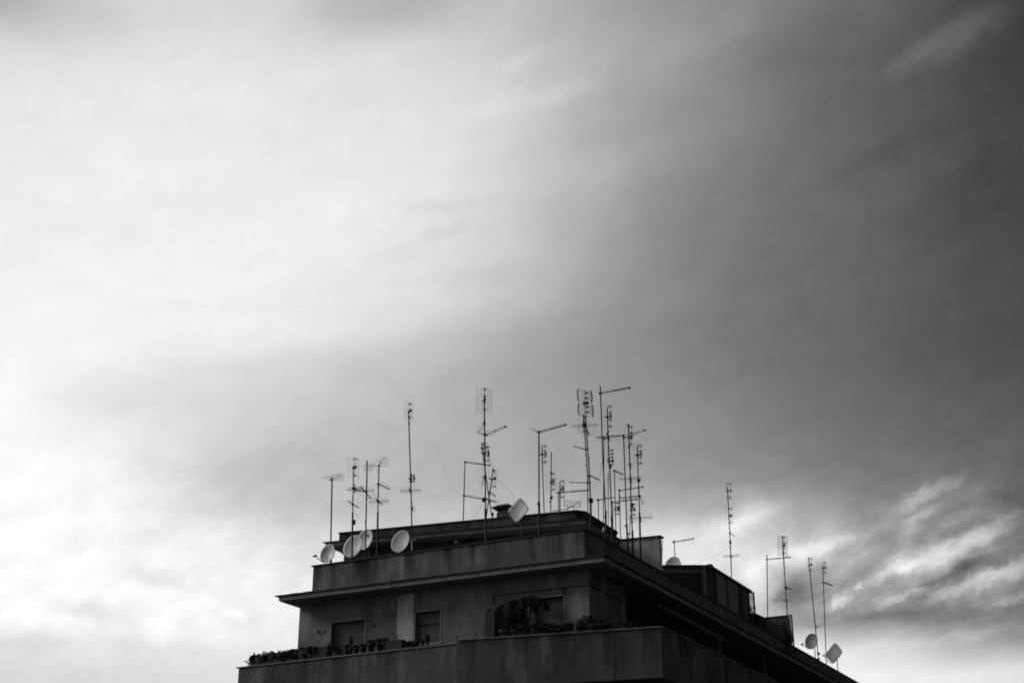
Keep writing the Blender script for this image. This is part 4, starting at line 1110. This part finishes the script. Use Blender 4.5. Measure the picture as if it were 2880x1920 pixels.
mk(992, 1535.5, lambda u, v: atB(u, v, .75), 68, 45, 30, 'largest round dish at left, dark feed arm crossing its lower edge', FLZ, M_DISH)
mk(1125.4, 1521.5, lambda u, v: atB(u, v, .75), 66, 44, 28, 'round dish standing alone right of the left masts', FLZ, M_DISH)
P = atB(1458, 1434, 1.2)
dish(P, 0, 0, 0, PP(P), 'big square dish turned on its corner in front of the chimney', FLZ, M_DISH2, square=((26, 34, 37.5*-1), (-38, 41, 10.8)), depth=.05)
mk(1892, 1592, lambda u, v: atB(u, v, 19.6), 56, 43, 22, 'dish half hidden by the near end of the veranda roof', FLZ, M_DISH2, arm=False)
mk(2281.5, 1802, lambda u, v: atA(u, v, .5), 43, 32, 25, 'small round dark dish on a short post at the far right', FLZ, M_DISH3)
P = atA(2345.5, 1836, .4)
dish(P, 0, 0, 0, PP(P), 'square dish turned on its corner, rightmost on the building', FLZ, M_DISH3, square=((19, 27, -30), (-30, 33, 8.5)), depth=.05)

# ------------------------------------------------------------------ plants and pots along the lower balcony
GP = 'pots and planters along the balcony parapet'
dA = (W(*PA[1], 0) - W(*PA[0], 0)).normalized(); nA = Vector((-dA.y, dA.x, 0)); nA = nA if nA.y > 0 else -nA
dB = (W(*PB[1], 0) - W(*PB[0], 0)).normalized(); nB = Vector((-dB.y, dB.x, 0)); nB = nB if nB.y > 0 else -nB
def onLow(u, v, back=.35):
    """point at survey pixel (u, v) in a vertical plane a little behind the balcony parapet"""
    P0, n_ = (W(*PA[0], 0), nA) if u < 1285 else (W(*PB[0], 0), nB)
    d_ = ray(u, v); k = (P0.dot(n_) + back) / d_.dot(n_)
    return d_ * k + Vector((0, 0, EYE))
def planter(u0, v0, u1, v1, hgt, label, m=M_POT, leaf=None, seed=1, back=.09, drop=.0, size=.035, wd=.13, name='planter_box'):
    """box between two surveyed top corners"""
    back = min(back, .11)
    p, q = onLow(u0, v0, back), onLow(u1, v1, back); z = (p.z + q.z) / 2; L_ = (q - p).length
    hgt = z - E(LZ + (0 if u0 < 1285 else .09)) - .002
    mid = (p + q) / 2; d_ = (q - p); d_.z = 0; d_.normalize(); n_ = Vector((-d_.y, d_.x, 0))
    t = root(name, Vector((mid.x, mid.y, z - hgt)), label, 'planter', GP)
    mb = MB(); c = Vector((mid.x, mid.y, z - hgt/2))
    h = [(-L_/2, -wd), (L_/2, -wd), (L_/2, wd), (-L_/2, wd)]
    lo_ = [c + d_*x*.96 + n_*y*.85 - UP*hgt/2 for x, y in h]; hi_ = [c + d_*x + n_*y + UP*hgt/2 for x, y in h]
    inn = [c + d_*x*.95 + n_*y*.8 + UP*(hgt/2) for x, y in h]; dn = [v_ - UP*.03 for v_ in inn]
    mb.add(lo_ + hi_ + inn + dn, [(3, 2, 1, 0), (0, 1, 5, 4), (1, 2, 6, 5), (2, 3, 7, 6), (3, 0, 4, 7), (4, 5, 9, 8), (5, 6, 10, 9), (6, 7, 11, 10), (7, 4, 8, 11), (8, 9, 13, 12), (9, 10, 14, 13), (10, 11, 15, 14), (11, 8, 12, 15), (12, 13, 14, 15)])
    mb.build('box', m, t)
    if leaf:
        rn = random.Random(seed); mb = MB(); nn = max(1, int(L_ / .16))
        for i in range(nn):
            cc = c + d_ * (-L_/2 + L_ * (i + .5) / nn) + UP * (hgt/2 + leaf * rn.uniform(.1, .7))
            mb.leaves(cc, (.14, .14, leaf * rn.uniform(.5, 1.1)), int(100 + 600*leaf), size, rn)
            if rn.random() < .8: mb.leaves(cc - n_ * wd * 1.05 - UP * (leaf * .5 + hgt * rn.uniform(.1, .45)), (.12, .06, hgt * rn.uniform(.25, .5)), int(90 + 300*leaf), size, rn)
        mb.build('foliage', M_LEAF, t)
    return t
def pot(u, v, rtop, hgt, label, leaf=.12, m=M_POT, seed=1, back=.1, spiky=False, fan=0):
    back = min(back, .11)
    p = onLow(u, v, back); hgt = p.z - E(LZ + (0 if u < 1285 else .09)) - .002
    t = root('plant_pot', p - UP*hgt, label, 'potted plant', GP)
    mb = MB(); n = 12
    prof = [(rtop*.62, -hgt), (rtop*.95, -.05), (rtop*1.08, -.05), (rtop*1.08, 0), (rtop*.9, 0), (rtop*.88, -.04), (0.001, -.04)]
    vs = [p + Vector((math.cos(2*math.pi*k/n)*r_, math.sin(2*math.pi*k/n)*r_, z_)) for r_, z_ in prof for k in range(n)]
    mb.add(vs, [(j*n+k, j*n+(k+1) % n, (j+1)*n+(k+1) % n, (j+1)*n+k) for j in range(len(prof)-1) for k in range(n)] + [tuple(range(n))[::-1]], True)
    mb.build('pot', m, t); rn = random.Random(seed); mb = MB()
    if spiky:
        for _ in range(26):
            d_ = Vector((rn.gauss(0, .45), rn.gauss(0, .45), 1)).normalized(); e_ = p + d_ * leaf * rn.uniform(.6, 1.1); sd = d_.cross(Vector((rn.random(), 1, .2))).normalized() * .015
            mb.add([p - sd, p + sd, p.lerp(e_, .6) + sd*.8, e_, p.lerp(e_, .6) - sd*.8], [(0, 1, 2, 3, 4)])
    else:
        mb.leaves(p + UP * leaf * .6, (rtop*1.25, rtop*1.25, leaf*.8), 260, .03, rn); mb.tube([p - UP*.03, p + UP*leaf*.7], .008, 5)
    mb.build('foliage', M_LEAF, t)
    return t
# the long row at the left: boxes on the parapet with ragged greenery
rn = random.Random(21)
xs = [706, 738, 772, 806, 842, 884, 928]
nmz = ['leftmost planter box on the parapet corner, its plants dark against the sky', 'second planter box from the parapet corner, low leaves over its rim',
       'planter box with a taller sprig, third from the left corner', 'planter box just left of the wall corner', 'planter box straddling the wall corner',
       'planter box with sparse growth left of the spiky plant']
for i in range(6):
    u0, u1 = xs[i] + 1.5, xs[i+1] - 2.5
    f = lambda u: 1850 - (u - 706) * .130
    planter(u0, f(u0) - (0 if i < 4 else 2), u1, f(u1) - (0 if i < 4 else 2), .24 if i < 4 else .28, nmz[i], M_COPE if i < 4 else M_POT, .10 if i != 5 else .035, 30 + i, .12)
# rail, stakes and odd bits standing above the row
st = MB(); 
for (u0, v0, u1, v1, r_) in ((715, 1834, 715, 1856, .028), (704, 1847.5, 712, 1846, .02), (688, 1858, 706, 1865, .026), (696, 1854.5, 706, 1855, .018), (698, 1864, 698, 1871, .024), (704, 1862, 716, 1860, .03)):
    st.tube([onLow(u0, v0, .1), onLow(u1, v1, .1)], r_, 6)
st.build('broken_stake', M_COPE, None, 'dark stakes and twigs sticking out at the left end of the balcony planters', 'stakes')
for (u, v, h, lb) in ((743, 1847, .26, 'pointed little shrub above the second planter box'), (786, 1842, .20, 'round tuft above the third planter box'), (801, 1840, .16, 'low tuft above the third planter box, just right of a round one'), (724, 1850, .14, 'small tuft above the leftmost planter box'), (833, 1834, .14, 'loose tuft of leaves at the wall corner')):
    mb = MB(); p = onLow(u, v, .12); mb.leaves(p + UP*h*.3, (.09, .09, h*.7), 170, .03, rn); mb.tube([p - UP*.22, p + UP*h*.5], .01, 5); mb.build('shrub', M_LEAF, None, lb, 'plant', 'tufts above the planter boxes')
pot(929, 1826, .15, .24, 'spiky pot plant in front of the shuttered door, tallest on the left balcony', .38, M_POT, 3, .15, True)
planter(939, 1819, 978, 1815, .26, 'plain trough in front of the shuttered door', M_POT, .03, 61, .12)
pot(986, 1822, .10, .18, 'narrow upright cactus in a pot at the middle of the shuttered door', .32, M_POT, 5, .1, False)
pot(1002, 1822, .10, .16, 'small round pot right of the upright cactus', .08, M_POT, 6, .1)
pot(1022, 1819, .12, .16, 'squat pot below the right edge of the shuttered door', .09, M_POT, 7, .1)
pot(1045, 1810, .15, .24, 'large dark pot on the parapet between the door and the paler wall strip', .12, M_COPE, 8, .1)
pot(1069, 1808, .14, .24, 'large dark pot, second from the shuttered door', .12, M_COPE, 9, .1)
pot(1084, 1806, .13, .22, 'large dark pot touching the pale-rimmed trough', .12, M_COPE, 10, .1)
planter(1088, 1803, 1136, 1799.5, .22, 'long low trough in front of the paler strip of wall', M_POT, None, 62, .12)
planter(1141, 1809, 1175, 1806, .08, 'shallow tray of wispy leaves below the single window', M_POT, .06, 63, .12, size=.03)
pot(1202, 1805, .07, .10, 'thin little cactus in front of the single window', .22, M_POTL, 12, .08)
pot(1188, 1806, .06, .08, 'tiny pot left of the thin cactus', .06, M_POTL, 13, .08)
for (u, v0, v1, lb) in ((1286, 1785, 1800, 'short bare post at the step in the balcony parapet'), (1336, 1777, 1795, 'short post with a cross tip on the parapet, right of the step')):
    mb = MB(); mb.tube([onLow(u, v0, .06), onLow(u, v1, .06)], .028, 6)
    if u > 1300: mb.bar(onLow(u - 4, v0 + 1, .06), onLow(u + 2, v0, .06), .04, .03)
    mb.build('rail_post', M_COPE, None, lb, 'post')
cw_ = MB(); cw_.tube([onLow(1240, 1790, .06), onLow(1286, 1788, .06), onLow(1336, 1779, .06)], .005, 4); cw_.build('washing_line', M_CABLE, None, 'thin line strung between the two short posts on the parapet', 'line')
pot(1418, 1772, .16, .22, 'pale pot at the left of the doorway plants', .16, M_POTL, 14, .25)
pot(1447, 1772, .15, .22, 'pale pot under the dark doorway, second from the left', .16, M_POTL, 15, .25)
planter(1458, 1764, 1486, 1762, .30, 'square dark tub in front of the pale door jamb', M_COPE, .10, 64, .2)
planter(1491, 1766, 1545, 1762, .22, 'leafy trough in front of the right-hand shuttered door', M_COPE, .16, 65, .2)
pot(1556, 1768, .14, .2, 'bushy pot at the right of the leafy trough', .14, M_COPE, 16, .15)
planter(1567, 1767, 1612, 1764, .18, 'bushy low trough right of the doors', M_COPE, .14, 66, .15)
planter(1623, 1758, 1694, 1753, .18, 'tallest clipped hedge trough at the wall corner', M_COPE, .20, 67, .2)
planter(1697, 1757, 1742, 1754, .2, 'low dark trough right of the clipped hedge', M_COPE, .05, 68, .2)
planter(1745, 1756, 1790, 1753, .2, 'last hedge trough before the balcony corner', M_COPE, .10, 69, .2)
# hanging plant and jamb in front of the doorway
mb = MB(); rn = random.Random(77)
for (u, v, r_) in ((1495, 1690, .22), (1515, 1692, .24), (1530, 1702, .18), (1480, 1688, .16), (1502, 1712, .18), (1455, 1720, .22), (1435, 1735, .3), (1538, 1712, .1), (1470, 1740, .25)):
    mb.leaves(atB(u, v, -.1), (r_, r_*.6, r_*.8), int(1100*r_), .04, rn)
mb.tube([atB(1470, 1765, -.1), atB(1478, 1720, -.1), atB(1490, 1695, -.1)], .02, 5)
mb.build('climbing_plant', M_LEAF, None, 'dark straggly climbing plant spreading across the balcony doorway', 'plant')
for b in (5.5, 7.5):
    mb = MB(); mb.leaves(W(sideA + .35, b, 9.65), (.3, .4, .16), 300, .05, rn); mb.build('shrub', M_LEAF, None, 'low dark bush on the %s of the shaded side balcony' % ('near part' if b < 6 else 'middle'), 'plant', 'bushes on the shaded side balcony')
for (b, lb) in ((24, 'faint pale-leaved bush far along the shaded side balcony'),):
    mb = MB(); mb.leaves(W(sideA + .5, b, 9.9), (.5, .9, .5), 900, .06, rn); mb.build('shrub', M_LEAF, None, lb, 'plant', 'bushes on the shaded side balcony')
